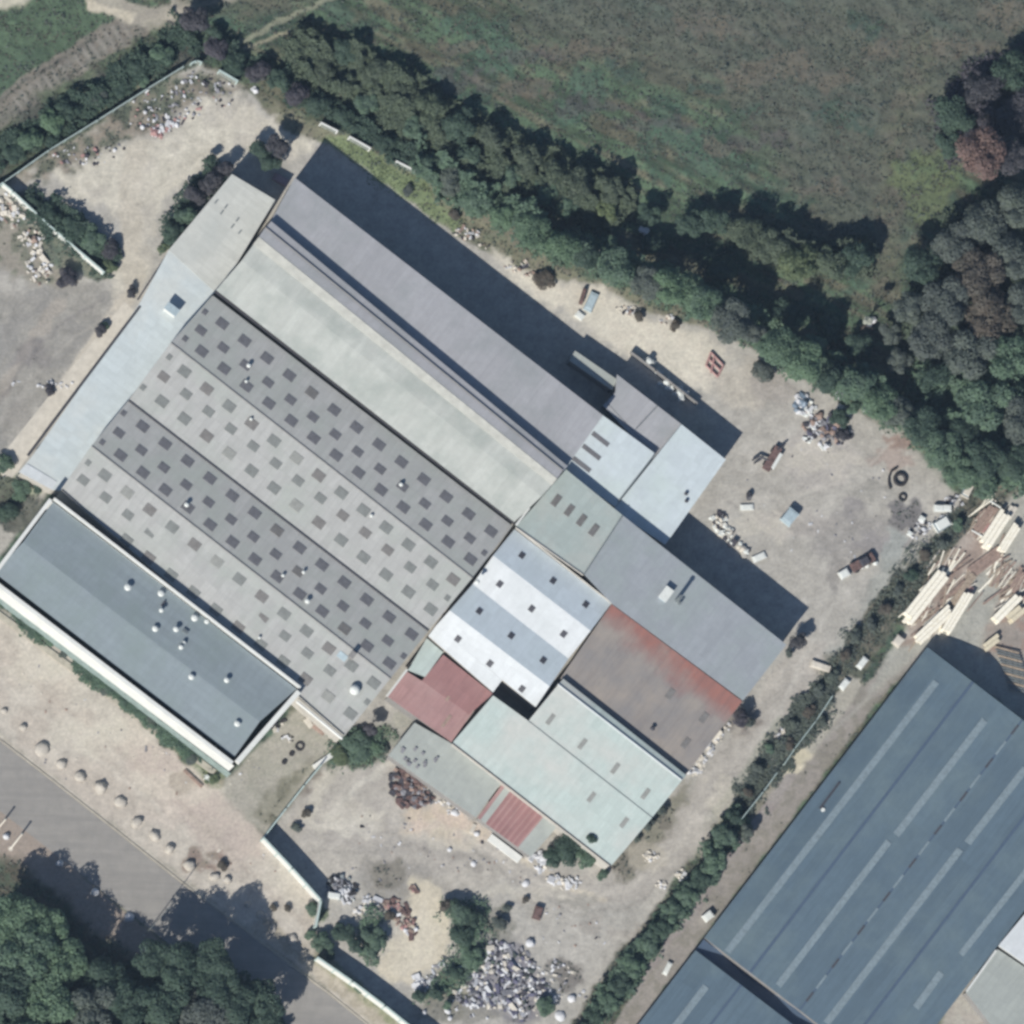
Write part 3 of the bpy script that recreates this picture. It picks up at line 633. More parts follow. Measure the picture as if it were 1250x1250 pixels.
# ================================================================== office block with parapet
office = thing('office_block', 'long low building with grey felt roof, white vents and white parapet and walls', 'office building', P(150,800))
rN, rE, rS, rW = (64,611), (364,841), (285,927), (-10,697)
mN, mE = (30,662), (317,881)                 # fold line
Zr, Zm = 7.95, 8.7
rS_, rW_ = (283,922), (-8,699)
plO1 = roof_plane(office, [(65,612,Zr),(362,841,Zr),(317,881,Zm),(28,662,Zm)], M['felt'])
plO2 = roof_plane(office, [(28,662,Zm),(317,881,Zm),(286,924,8.0),(-7,699,8.0)], M['felt'])
def strip(parent, a, b_, w_, z0, z1, mat, name):
    A, B = P(*a, z1), P(*b_, z1); d = (B-A); d.z = 0; d.normalize(); nrm = Vector((-d.y, d.x, 0))
    mb = MB(); top = [A+nrm*w_/2, A-nrm*w_/2, B-nrm*w_/2, B+nrm*w_/2]
    top = ccw(top); mb.prism(top, [Vector((p.x,p.y,z0)) for p in top]); return obj(name, mb, mat, parent)
strip(office, (62,609.5), (-14,710), .55, 7.5, 8.75, M['white_paint'], 'parapet')
strip(office, (66,608), (367,839), .30, 7.5, 8.7, M['white_paint'], 'parapet')
strip(office, (365,844), (290,930), .75, 7.5, 8.75, M['white_paint'], 'parapet')
strip(office, (-12,706), (284,931.5), .55, 7.5, 8.752, M['white_paint'], 'parapet')
walls(office, [(61,610,8.2),(367,841,8.2),(286,935,8.2),(-15,708,8.2)], M['white_paint'], d=.02)
strip(office, (-12,706+15), (281.5,931.5+13), .10, -.2, 3.2, M['teal_wall'], 'lower_wall_band')
strip(office, (-14,741), (262,943), .9, -.1, .25, M['kerb'], 'plinth')
for (x,y,r,h) in ((155,718,.42,.8),(196,725,.4,.5),(196,746,.28,.9),(189,768,.38,.5),(237,755,.42,.5),(214,769,.35,.8),(252,759,.3,.3),(233,827,.36,.6),(276,831,.34,.7),(289,884,.38,.6),(220,791,.3,.9),(224,785,.26,.5)):
    plu = plO1 if (y-662) < (x-28)*.758 else plO2
    vent_part(office, plu, x, y, r, h)
lid(office, plO1, 226, 771, .9, .5, M['metal'], 'vent_box', .35); lid(office, plO1, 199, 737, .3, .9, M['dark_metal'], 'vent_box', .3)
lid(office, plO1, 221, 788, .5, 1.1, M['metal'], 'vent_box', .3)

# ================================================================== small buildings at the south-east end of the hall
def shed(name, label, cat, base, planes, wall_pts, wallmat='grey_wall', axis=None):
    t = thing(name, label, cat, P(*base)); out = []
    for corners, mat in planes: out.append(roof_plane(t, corners, M[mat], axis=axis))
    walls(t, wall_pts, M[wallmat]); return t, out
g2, p2 = shed('flat_shed', 'white-blue flat roofed shed with three dark strips touching the lilac roof end', 'shed', (745,555),
    [([(736,507,5.35),(799,553,5.35),(751,619,5.1),(684,573,5.1)],'pale_blue')], [(736,507,5.35),(799,553,5.35),(756,612,5.1),(690,566,5.1)])
for x, y, s in ((733,536,3.0),(722,552,3.2),(710,567,3.2)): lid(g2, p2[0], x, y, s, .72, M['sky_dark'], 'dark_roof_strip', .05)  # narrow dark strips laid flat along the roof
b = MB(); b.tube(P(799,555,5.4), P(755,612,5.2), .12, n=6); obj('joint_flashing', b, M['metal'], g2)
g1, p1 = shed('white_blue_shed', 'tallest plain pale blue roof at the east corner, two small dark vents on it', 'shed', (820,590),
    [([(832,518,5.0),(886,561,5.0),(812,665,4.85),(748,623,4.9)],'pale_blue')], [(832,518,5.0),(886,561,5.0),(817,658,4.85),(753,616,4.9)])
for x, y in ((837,603),(837.5,612)): vent_part(g1, p1[0], x, y, .24, .35, 'dark_metal')
g3, p3 = shed('lilac_shed', 'small lilac-grey roofed building between the hall shadow and the pale blue roofs', 'shed', (780,500),
    [([(753,457,4.2),(832,518,4.2),(797,560,4.2),(736,495,4.2),(751,479,4.2)],'lilac')], [(753,457,4.2),(832,518,4.2),(800,556,4.4),(739,491,4.4),(751,479,4.35)])
b = MB(); b.tube(P(803,484+11,4.35), P(776,524,4.45), .07, n=5); obj('roof_seam', b, M['metal'], g3)
g4, p4 = shed('covered_walkway', 'narrow grey walkway roof sticking out into the deep hall shadow', 'walkway', (725,455),
    [([(702,428,3.2),(753,463,3.2),(748,477,3.2),(695,440,3.2)],'shed_grey')], [(702,428,3.2),(753,463,3.2),(748,477,3.2),(695,440,3.2)])
# tall block J (north-east slope) and K (rusty south-west slope)
tall, pj = shed('tall_workshop', 'tall grey workshop roof whose far edge throws the big dark shadow on the east yard', 'workshop', (800,700),
    [([(691,573,6.7),(760,629,6.7),(713,701,7.6),(629,644,7.6)],'grey_green'), ([(760,629,6.7),(960,787,6.7),(907,855,7.6),(746,736,7.6),(713,701,7.6)],'grey_sheet')],
    [(691,573,6.7),(960,787,6.7),(907,855,7.4),(746,736,7.4),(629,644,7.4)], 'cream_wall')
for x, y in ((679,611),(695,623),(710,635),(725,647)): lid(tall, pj[0], x, y, .95, 1.95, M['sky_brown'])
b = MB(); b.tube(P(630,644,7.66), P(712,702,7.66), .14, n=6); obj('ridge_flashing', b, M['cream_wall'], tall)
b = MB(); b.tube(P(760,629,6.78), P(713,701,7.68), .10, n=6); obj('roof_joint', b, M['metal'], tall)
c = hit(812,726,pj[1][0]); b = MB(); b.obox(c-Vector((0,0,.1)), UH, VH, (0,0,1), 1.25, 2.0, .75); hb = obj('ventilator_box', b, M['lblue_thing'], tall)
b = MB(); b.obox(c+Vector((0,0,.65)), UH, VH, (0,0,1), 1.4, 2.15, .1); obj('box_lid', b, M['white_thing'], hb)
c = hit(826,733,pj[1][0]); b = MB(); b.tube(c-Vector((0,0,.2)), c+Vector((0,0,2.9)), .30, .27, n=10); b.tube(c+Vector((0,0,2.9)), c+Vector((0,0,3.1)), .34, n=10); obj('chimney', b, M['metal'], tall)
c = hit(829,737,pj[1][0]); b = MB(); b.tube(c-Vector((0,0,.2)), c+Vector((0,0,.9)), .2, n=8); obj('flue', b, M['metal'], tall)
rusty = thing('rusty_workshop', 'brown-grey workshop roof with a long red rust streak along its upper edge', 'workshop', P(800,840))
m, t, bb = newmat('brown_sheet_with_rust')
uv = N(t, 'ShaderNodeUVMap', uv_map='metres'); sx = N(t, 'ShaderNodeSeparateXYZ'); t.links.new(uv.outputs[0], sx.inputs[0])
n1 = N(t, 'ShaderNodeTexNoise', i_Scale=.16, i_Detail=7.0, i_Roughness=.65); t.links.new(uv.outputs[0], n1.inputs['Vector'])
mp = N(t, 'ShaderNodeMapping'); mp.inputs['Scale'].default_value = (1.2, .14, 1); t.links.new(uv.outputs[0], mp.inputs['Vector'])
n2 = N(t, 'ShaderNodeTexNoise', i_Scale=1.2, i_Detail=5.0, i_Roughness=.7); t.links.new(mp.outputs[0], n2.inputs['Vector'])
ad = N(t, 'ShaderNodeMath', operation='MULTIPLY_ADD'); ad.inputs[1].default_value = 10.0; t.links.new(n1.outputs[0], ad.inputs[0]); t.links.new(sx.outputs[1], ad.inputs[2])
K_RUST = ad
c0 = mixc(t, ramp(t, n1.outputs[0], .35, .65), S(156,148,140), S(134,132,132))
c0 = mixc(t, ramp(t, n2.outputs[0], .45, .7, 0, .35), c0, S(104,98,98))
RUSTRAMP = N(t, 'ShaderNodeMapRange'); t.links.new(ad.outputs[0], RUSTRAMP.inputs[0])
c0 = mixc(t, RUSTRAMP.outputs[0], c0, mixc(t, ramp(t, n2.outputs[0], .3, .7), S(160,112,102), S(136,100,94)))
t.links.new(c0, bb.inputs['Base Color']); bb.inputs['Roughness'].default_value = .9; M['rust_brown'] = m
plK, UK, VK = roof_plane(rusty, [(746.5,737.5,7.52),(906,856,7.52),(834,950,6.6),(684,828,6.6)], M['rust_brown'])
e = hit(830,798,plK).dot(VK); f_ = hit(766,881,plK).dot(VK)       # upper and lower edge in sheet metres
if e > f_: RUSTRAMP.inputs[1].default_value = e+.3; RUSTRAMP.inputs[2].default_value = e+4.3
else: RUSTRAMP.inputs[1].default_value = e+10.6; RUSTRAMP.inputs[2].default_value = e+5.6
plk = (plK, UK, VK)
for x, y in ((818,847),(859,876),(837,907)): lid(rusty, plk, x, y, .9, 1.7, M['sky_brown'])
vent_part(rusty, plk, 795.5, 890, .3, .7, 'dark_metal')
walls(rusty, [(746,737,7.4),(906,856,7.4),(839,943,6.5),(689,821,6.5)], M['cream_wall'])
# four alternating strips
saw = thing('sawtooth_shed', 'small roof of alternating white and blue-grey strips with little square openings', 'workshop', P(640,760))
z1, z2, z3, z4, z5 = 6.35, 7.5, 6.35, 7.35, 5.6
pm = []
for cs in ([(628,646,z1),(746,737,z1),(721,770,z2),(602,678,z2)], [(602,678,z2),(721,770,z2),(694,804,z3),(577,713,z3)],
           [(577,713,z3),(694,804,z3),(671,838,z4),(549,745,z4)], [(549,745,z4),(671,838,z4),(654,863,z4-.65*(z4-z5)),(532,764,z4-.65*(z4-z5))], [(532,764,z4-.65*(z4-z5)),(613,830,z4-.65*(z4-z5)),(602,845,z5),(523,776,z5)]):
    pm.append(roof_plane(saw, cs, M['white_sheet'] if len(pm) in (1,3,4) else M['saw_grey']))
walls(saw, [(628,646,z1),(746,737,z1),(721,770,z1+.2),(694,804,z3),(671,838,z3),(654,863,z5),(613,830,z5),(602,845,z5),(523,776,z5),(549,745,z5+.3),(577,713,z3),(602,678,z1+.2)], M['cream_wall'])
for r, pp in enumerate((((637,678),(675,709),(715,738)),((610,713),(649,743),(688,774)),((585,746),(624,776),(663,806)),((559,780),(598,810),(637,841)))):
    for x, y in pp: lid(saw, pm[r], x, y, .85, .95, M['dark_metal'], 'roof_opening', .10)
b = MB(); b.tube(P(584,767,7.0), P(598,771,7.0), .12, n=6); obj('loose_pipe', b, M['white_thing'], saw)
vent_part(saw, pm[0], 582, 711, .3, .5); 
# pale green big roof L
green = thing('green_workshop', 'large pale green roof with faint brown rooflights at the south end of the factory', 'workshop', P(700,930))
pL0 = roof_plane(green, [(687.5,828.5,7.6),(838,946.5,7.6),(832,953,7.9),(681,836,7.9)], M['pale_green'])
pL1 = roof_plane(green, [(681,836,7.9),(832,953,7.9),(796,998,7.1),(645,880,7.1)], M['pale_green'])
pL2 = roof_plane(green, [(645,880,7.1),(796,998,7.1),(746,1057,5.9),(552,907,5.9),(602,849,7.0)], M['pale_green'])
walls(green, [(687.5,828.5,7.5),(838,946.5,7.5),(796,998,7.0),(746,1057,5.9),(552,907,5.9),(602,849,6.95),(645,880,7.05)], M['cream_wall'])
for x, y in ((672,878),(711,908),(751,938),(788,969)): lid(green, pL1, x, y, .7, 1.8, M['sky_faint'], 'rooflight', .05)
for x, y in ((645,908),(683,943),(722,973),(762,1004)): lid(green, pL2, x, y, .75, 1.8, M['sky_faint'], 'rooflight', .05)
b = MB(); b.tube(P(681,835,7.98), P(832,952,7.98), .12, n=6); obj('ridge_cap', b, M['white_sheet'], green)
b = MB(); b.tube(P(645,880,7.14), P(796,998,7.14), .06, n=5); obj('roof_seam', b, M['metal'], green)
b = MB(); b.tube(P(552,907,5.95), P(746,1057,5.95), .09, n=5); obj('eaves_gutter', b, M['gutter'], green)
# red sheds, small teal roof, low grey shed, striped roof
r1, _ = shed('red_roof_shed', 'upper darker of the two rust red sheds beside the white strip roof', 'shed', (565,840),
    [([(541,799,4.9),(602,847,4.9),(573,872,4.46),(515,831,4.46)],'red_dark')], [(541,799,4.9),(602,847,4.9),(577,868,4.5),(519,827,4.5)])
r2, pr2 = shed('red_roof_shed', 'lower, lighter and longer of the two rust red sheds, near the hall corner', 'shed', (525,865),
    [([(497,820,4.45),(577,869.5,4.45),(551,906,4.1),(473,850,4.1)],'rust_red')], [(497,820,4.45),(577,869.5,4.45),(551,906,4.1),(473,850,4.1)])
for x, y in ((545,880),(550,848)): lid(r2, pr2[0], x, y, .5, 2.2, M['brown'], 'loose_sheet', .05)
r3, _ = shed('teal_roof_shed', 'tiny pale teal roof squeezed between the dotted hall roof and the darker red shed', 'shed', (518,805),
    [([(521,779,4.6),(541,796,4.6),(519,826.5,4.5),(498,818,4.5)],'pale_green')], [(521,779,4.6),(541,796,4.6),(519,826.5,4.5),(498,818,4.5)])
low, pl_ = shed('low_grey_shed', 'low light grey lean-to roof speckled with small dark spots beside the scrap heap', 'shed', (540,940),
    [([(506,882,3.5),(552,908,3.7),(612,955,3.7),(581,998,3.2),(474,922,3.2)],'shed_grey')], [(506,882,3.5),(552,908,3.7),(612,955,3.7),(581,998,3.2),(474,922,3.2)])
rg = random.Random(8)
for i in range(17):
    lid(low, pl_[0], 488+rg.random()*42+i*.6, 908+rg.random()*22+i*.8, .35+.3*rg.random(), .3+.3*rg.random(), M['rub_g'], 'weight_stone', .16)
strp = thing('striped_shed', 'low shed roof of red and pale sheets laid in narrow stripes', 'shed', P(625,1000))
q0, q1, q2, q3 = (614,956), (682,1007), (648,1046), (583,998)
pq = plane_of([P(*q0,3.3), P(*q1,3.3), P(*q2,2.9), P(*q3,2.9)])
W_ = [('rust_red',.0,.055),('grey_sheet',.055,.15)] + [x for k in range(7) for x in (('red_dark',.15+k*.087,.15+k*.087+.055),('rust_red',.15+k*.087+.055,.15+k*.087+.087))] + [('shed_grey',.76,1.0)]
for mn, a, c in W_:
    lp = lambda s, A, B: (A[0]+(B[0]-A[0])*s, A[1]+(B[1]-A[1])*s)
    zt = 3.3 if mn != 'red_dark' else 3.36
    roof_plane(strp, [lp(a,q0,q1)+(zt,), lp(c,q0,q1)+(zt,), lp(c,q3,q2)+(zt-.4,), lp(a,q3,q2)+(zt-.4,)], M[mn] if mn != 'grey_sheet' else M['shed_grey'], name='roof_sheet', thick=.05)
walls(strp, [q0+(3.2,), q1+(3.2,), q2+(2.8,), q3+(2.8,)], M['grey_wall'], drop=.12)
b = MB(); A = P(597,1022,0); B = P(634,1050,0); d = (B-A).normalized(); b.obox((A+B)/2-Vector((0,0,.05)), d, (-d.y,d.x,0), (0,0,1), (B-A).length, 1.1, .55)
tag(obj('concrete_loading_step', b, M['white_paint']), 'low white concrete step below the striped red roof', 'step')

# ================================================================== blue-grey warehouses (lower right)
def pitch(name, label, cross0, cross1, strips):
    """cross0/cross1: the roof profile at the far and near end as (px,py,z) lists"""
    t = thing(name, label, 'warehouse', P(cross0[0][0], cross0[0][1])); ax = (P(*cross1[0][:2])-P(*cross0[0][:2])).normalized(); out = []
    for i in range(len(cross0)-1):
        out.append(roof_plane(t, [cross0[i], cross0[i+1], cross1[i+1], cross1[i]], M['blue'], axis=Vector((-ax.y, ax.x, 0))))
    walls(t, [cross0[0]] + cross0[1:] + list(reversed(cross1)), M['grey_wall'], d=.10)
    return t, out, ax
def along(p, dx, k): return (p[0]+dx[0]*k, p[1]+dx[1]*k)
dirw = (-272/354.0, 1.0)                     # run of the west eave per pixel of y
def prof(y0, n, pts): pass
WN = (1132,790); u_ = (.795,.606)
def cp(base, s, z): return (base[0]+u_[0]*s, base[1]+u_[1]*s, z)
prf = [(0,2.8),(30,4.1),(58,5.0),(70,5.25),(84,5.0),(112,4.2),(146,3.6),(180,4.3),(206,5.0),(220,5.25),(236,4.9),(262,4.0),(290,3.2)]
c0 = [cp(WN, s, z) for s, z in prf]; E1 = (860,1144.5); c1 = [cp(E1, s, z) for s, z in prf]
for k in range(len(prf)):                    # keep slopes straight along the run
    pass
ware, pw, axw = pitch('blue_warehouse', 'big blue-grey metal roofed warehouse with long pale rooflight strips, north of the dark cross gap', c0, c1, None)
def lstrip(t, planes, xy0, xy1, wpx, mat='trans_strip', name='rooflight_strip', th=.05, lift=0):
    def zfind(px, py):
        best = -1e9; bp = None
        for pl, U, V in planes:
            h = hit(px, py, pl)
            if h.z > 0: pass
            # lowest plane of a hill/valley profile: test against the footprint instead
            bp = bp
        return bp
    # profile height from the cross distance
    def zz(px, py, ref):
        s = (px-ref[0])*.793 + (py-ref[1])*.609
        return s
    a, b_ = xy0, xy1
    res = []
    for q in (a, b_):
        base = WN if t is ware else W2
        s = ((q[0]-base[0])*1.0*354 + (q[1]-base[1])*272)/(.795*354+.606*272)
        zs = np.interp(s, [p[0] for p in prf], [p[1] for p in prf]); res.append(P(q[0], q[1], float(zs)+.02+lift))
    A, B = res; d = (B-A).normalized(); side = Vector((-d.y, d.x, 0)).normalized()
    s0 = ((a[0]-(WN if t is ware else W2)[0])*354 + (a[1]-(WN if t is ware else W2)[1])*272)/(.795*354+.606*272)
    xs = [p[0] for p in prf]; zsx = [p[1] for p in prf]
    slope = (np.interp(s0+3, xs, zsx)-np.interp(s0-3, xs, zsx))/(6*.12)
    sd = Vector((-side.x, -side.y, 0)) if side.dot(UH) < 0 else side
    sd3 = Vector((sd.x, sd.y, slope)).normalized(); up = d.cross(sd3); up = up if up.z > 0 else -up
    b = MB(); b.obox((A+B)/2, d, up.cross(d), up, (B-A).length, wpx*.12, th)
    return obj(name, b, M[mat], t)
W2 = cp(E1, 0, 0)[:2]; W2 = (W2[0]-10.5, W2[1]+14)
for a, b_, w_ in (((1143,832),(888,1162),8.5),((1202,879),(1094,1019),9),((1085,1027),(950,1203),8.5),((1252,938),(1181,1029),9),((1172,1037),(1009,1249),8.5),((1254,1062),(1173,1165),8),((1149,1187),(1118,1230),9)):
    lstrip(ware, None, a, b_, w_)
for s in (70,220):                                     # ridge caps
    a = cp(WN, s, 0)[:2]; b_ = cp(E1, s, 0)[:2]; lstrip(ware, None, a, b_, 3.5, 'blue_dark', 'ridge_cap', .06)
a = cp(WN,146,0)[:2]; b_ = cp(E1,146,0)[:2]; lstrip(ware, None, a, b_, 2.2, 'blue_dark', 'valley_gutter', .04)
pv = lambda k: (a[0]+(b_[0]-a[0])*k, a[1]+(b_[1]-a[1])*k)
for k in np.arange(.02, .98, .115): lstrip(ware, None, pv(k), pv(k+.03), 2.6, 'dark_metal', 'gutter_cover', .12)
for k in np.arange(.075, .96, .115): lstrip(ware, None, pv(k), pv(k+.045), 2.4, 'trans_strip', 'gutter_flashing', .10)
lstrip(ware, None, (1025,955), (1001,987), 2.6, 'dark_metal', 'roof_ladder', .15)
c = P(1004,989,3.4); b = MB(); b.tube(c, c+Vector((0,0,.5)), .3, n=8); obj('roof_vent', b, M['white_thing'], ware)
W2 = (849,1160); d0 = [cp(W2, s, z) for s, z in prf]; far2 = (W2[0]-272*.7, W2[1]+354*.7); d1 = [cp(far2, s, z) for s, z in prf]
ware2, _, _ = pitch('blue_warehouse', 'blue-grey metal roofed warehouse at the bottom edge, south of the dark cross gap', d0, d1, None)
lstrip(ware2, None, (862,1204), (822,1256), 8.5)
for s in (70,146): lstrip(ware2, None, cp(W2,s,0)[:2], cp(far2,s,0)[:2], 3, 'blue_dark', 'ridge_cap' if s == 70 else 'valley_gutter', .05)
b = MB(); cs = [P(cp(E1,0,0)[0]-1, cp(E1,0,0)[1]+2, 2.3), P(*cp(E1,290,0)[:2], 2.3), P(*cp(W2,290,0)[:2], 2.3), P(*W2, 2.3)]
b.prism(ccw(cs), [v-Vector((0,0,.1)) for v in ccw(cs)]); obj('link_gutter', b, M['blue_dark'], ware)
se, _ = shed('white_roof_shed', 'white flat roof corner at the right picture edge beside the blue warehouse', 'shed', (1245,1150),
    [([(1219,1154,4.0),(1310,1045,4.0),(1340,1240,4.0),(1256,1180,4.0)],'white_sheet')], [(1219,1154,4.0),(1310,1045,4.0),(1340,1240,4.0),(1256,1180,4.0)], 'white_paint')
se2, _ = shed('grey_roof_shed', 'beige-grey flat roof with pale edge in the bottom right corner', 'shed', (1220,1210),
    [([(1217,1158,3.2),(1256,1184,3.2),(1330,1240,3.2),(1270,1330,3.2),(1179,1211,3.2)],'shed_grey')], [(1217,1158,3.2),(1256,1184,3.2),(1330,1240,3.2),(1270,1330,3.2),(1179,1211,3.2)])
b = MB(); b.tube(P(1216,1160,3.3), P(1180,1210,3.3), .18, n=6); obj('eaves_trim', b, M['white_paint'], se2)
#=====PART3
HAZE = 2.6e-5
# ------------------------------------------------------------------ road, kerb
def sheet(name, pts, z, mat, kind='structure'):
    v = ccw([P(x, y, z) for x, y in pts]); b = MB(); b.prism(v, [p-Vector((0,0,.05)) for p in v]); o = obj(name, b, mat); tag(o, kind=kind); return o
up = [(-300,670),(-60,858),(0,905),(60,951),(130,1006),(240,1093),(300,1138),(348,1175),(400,1213),(456,1258),(560,1345),(800,1560)]
lo = [(-42+x, 53+y) for x, y in up]
sheet('road', up+lo[::-1], .024, M['asphalt'])
b = MB()
for (x0,y0),(x1,y1) in zip(up[:-1], up[1:]):
    A, B = P(x0,y0-2,0), P(x1,y1-2,0); d = (B-A).normalized(); b.obox((A+B)/2-Vector((0,0,.05)), d, (-d.y,d.x,0), (0,0,1), (B-A).length+.01, .16, .16)
tag(obj('kerb', b, M['kerb']), kind='structure')
# terrace strip along the annex
sheet('terrace', [(152,368),(170,384),(28,566),(10,590),(-8,566),(2,556)], .03, M['concrete'])

# ------------------------------------------------------------------ foliage
def cards_mesh(name, pos, nrm, size, mat, aspect=1.5, seed=0):
    r = np.random.default_rng(seed); n = len(pos)
    t = np.cross(nrm, r.normal(size=(n,3))); t /= np.linalg.norm(t, axis=1)[:,None]+1e-9
    s = np.cross(nrm, t); s /= np.linalg.norm(s, axis=1)[:,None]+1e-9
    sz = size[:,None] if hasattr(size, 'shape') else np.full((n,1), size)
    a = t*sz*.5*aspect; c = s*sz*.5
    v = np.stack([pos-a, pos+c*.9-a*.1, pos+a, pos-c*.9-a*.1], 1).reshape(-1,3).astype(np.float32)
    me = bpy.data.meshes.new(name); me.vertices.add(4*n); me.vertices.foreach_set('co', v.ravel())
    me.loops.add(4*n); me.loops.foreach_set('vertex_index', np.arange(4*n, dtype=np.int32))
    me.polygons.add(n); me.polygons.foreach_set('loop_start', np.arange(0,4*n,4,dtype=np.int32)); me.polygons.foreach_set('loop_total', np.full(n,4,dtype=np.int32))
    me.update(calc_edges=True); me.materials.append(mat); return me
def crown_points(seed, n, lobes, flat=.75, base=-.5):
    r = np.random.default_rng(seed); C_ = []
    for i in range(lobes):
        a = r.uniform(0, 2*np.pi); q = np.sqrt(r.uniform(0,1))*.68; z = r.uniform(base*.6, .55)*(1-.5*q)
        C_.append((q*np.cos(a), q*np.sin(a), z*flat, r.uniform(.26,.42)))
    C_.append((0,0,.15,.45)); C_ = np.array(C_); w_ = C_[:,3]**2; k = r.choice(len(C_), n, p=w_/w_.sum())
    d = r.normal(size=(n,3)); d /= np.linalg.norm(d, axis=1)[:,None]; d[:,2] = np.where(r.uniform(size=n) < .85, np.abs(d[:,2]), d[:,2])
    rad = C_[k,3]*np.where(r.uniform(size=n) < .8, r.uniform(.82,1.1,n), r.uniform(.2,1,n))
    p = C_[k,:3] + d*rad[:,None]*np.array([1,1,.85])
    nrm = d*.75 + r.normal(size=(n,3))*.30 + np.array([-.08,-.12,.65]); nrm /= np.linalg.norm(nrm, axis=1)[:,None]
    return p, nrm
CROWN = {}
def crown_mesh(big, var, mat):
    k = (big, var, mat.name)
    if k not in CROWN:
        n = {0: 900, 1: 2400, 2: 5200}[big]; p, nm = crown_points(100+var*7+big, n, {0: 7, 1: 13, 2: 22}[big])
        r = np.random.default_rng(var); sz = r.uniform(.6, 1.3, n)*{0: .15, 1: .105, 2: .075}[big]
        CROWN[k] = cards_mesh('crown', p, nm, sz, mat, seed=var)
    return CROWN[k]
TRUNK = {}
def trunk_mesh(v):
    if v not in TRUNK:
        r = random.Random(v); b = MB(); b.tube((0,0,-.1), (0,0,.5), .05, .035, 7)
        for i in range(5):
            a = 2*math.pi*i/5+r.random(); b.tube((0,0,.32+.04*i), (.3*math.cos(a), .3*math.sin(a), .62+.1*r.random()), .022, .008, 5)
        o = obj('trunk', b, M['bark']); TRUNK[v] = o.data; COL.objects.unlink(o); bpy.data.objects.remove(o)
    return TRUNK[v]
trng = random.Random(77)
def plant(px, py, rpx, h, mat, label, group=None, name=None, cat=None, sq=None):
    """crown centre seen at px,py; radius in photo pixels; h = height in metres"""
    R = rpx*MPP; big = 2 if rpx >= 25 else (1 if rpx >= 13 else 0)
    ht = max(h, .5); ch = min(ht*.62, R*1.0) if h > 2.2 else ht*.62     # vertical half size of the crown
    zc = ht - ch*.75; c = P(px, py, zc); base = (c.x, c.y, 0)
    if name is None: name = 'broadleaf_tree' if h > 3.4 else 'shrub'
    if cat is None: cat = 'tree' if h > 3.4 else 'shrub'
    t = thing(name, label, cat, base, group)
    cr = bpy.data.objects.new('crown' if h > 3.4 else 'foliage', crown_mesh(big, trng.randrange(4), mat)); COL.objects.link(cr); cr.parent = t
    sy = sq or trng.uniform(.85, 1.1); cr.location = (0,0,zc); cr.scale = (R, R*sy, ch*1.25); cr.rotation_euler = (0,0,trng.uniform(0,6.28))
    tr = bpy.data.objects.new('trunk' if h > 3.4 else 'stem', trunk_mesh(trng.randrange(3))); COL.objects.link(tr); tr.parent = t
    tr.scale = (max(h*.55,R*.5), max(h*.55,R*.5), zc*1.15); return t
ONES = ['','first','second','third','fourth','fifth','sixth','seventh','eighth','ninth','tenth','eleventh','twelfth','thirteenth','fourteenth','fifteenth','sixteenth','seventeenth','eighteenth','nineteenth']
TENS = {20:'twentieth',30:'thirtieth',40:'fortieth',50:'fiftieth'}; TN = {20:'twenty',30:'thirty',40:'forty',50:'fifty'}
def ordw(n): return ONES[n] if n < 20 else (TENS[n] if n % 10 == 0 else TN[n//10*10]+'-'+ONES[n%10])
L_, LD, LG, LB, LP, LH, LL = (M[k] for k in ('leaf','leaf_dark','leaf_grey','leaf_brown','leaf_purple','leaf_hedge','leaf_lime'))
def series(lst, group, fmt):
    for i, it in enumerate(lst): plant(it[0], it[1], it[2], it[3], it[4], fmt.format(o=ordw(i+1)), group)
row0 = [(262,60,18,2.8,LP),(288,80,17,2.6,LD),(314,86,18,3,LP),(340,100,16,2.8,LD),(364,116,17,3,LP),(390,128,18,3,LD),(418,142,15,2.6,LD),(470,176,14,2.4,LD),(518,204,19,3.6,LH),(548,222,20,4,LG),
  (580,244,22,4.6,LH),(616,262,22,5,L_),(648,284,26,6,L_),(682,302,27,6.4,L_),(716,308,22,5.4,LD),(752,324,27,6.4,LH),(788,346,25,6.2,LG),(820,350,29,6.8,L_),(856,372,27,6.5,LH),(890,392,28,6.8,LG),
  (918,404,19,4.6,LG),(952,428,29,6.8,L_),(984,440,27,6.5,L_),(1014,462,22,4.8,LD),(1046,468,27,6,LH),(1074,490,25,6,L_),(1098,506,23,5.4,LG),(1126,522,27,6.4,LD),(1150,550,27,6.2,LH),(1172,578,25,6,L_),(1204,560,29,6.8,LD),(1202,594,18,4.2,LH)]
row0 = [(x, y, r_, h*(1 if x < 640 else 1.5 if 730 < x < 1060 else 1.25), m_) for x, y, r_, h, m_ in row0]
series(row0, 'tree row beyond the north-east compound wall', '{o} green crown, counted from the north-west, in the row beyond the north-east wall')
M['leaf_bank'] = leafmat('bank_foliage', S(104,120,96), S(94,110,92), S(90,100,90)); LG_ = LG; LG = M['leaf_bank']
row1 = [(396,84,22,3.8,LG),(422,60,26,4.4,LD),(456,86,27,4.5,LG),(448,124,22,3.6,LH),(490,112,26,4.5,LG),(504,154,20,3.5,LH),(526,132,27,4.8,LG),(560,152,27,4.8,LD),(570,190,20,3.6,LH),(600,172,27,5,LG),
  (622,214,20,3.8,LH),(640,196,27,5,LG),(664,236,22,4,LH),(676,210,23,4.8,LG),(692,252,20,4.2,LH),(706,226,27,5.6,LG),(744,232,23,5.6,LG),(742,256,18,4,LL)]
row1 = [(x, y, r_*(.75 if x < 500 else .85), h*(.6 if x < 500 else .85), m_) for x, y, r_, h, m_ in row1]
series(row1, 'scrub belt in the field', '{o} dull green clump, counted from the north-west, in the scrub belt across the field')
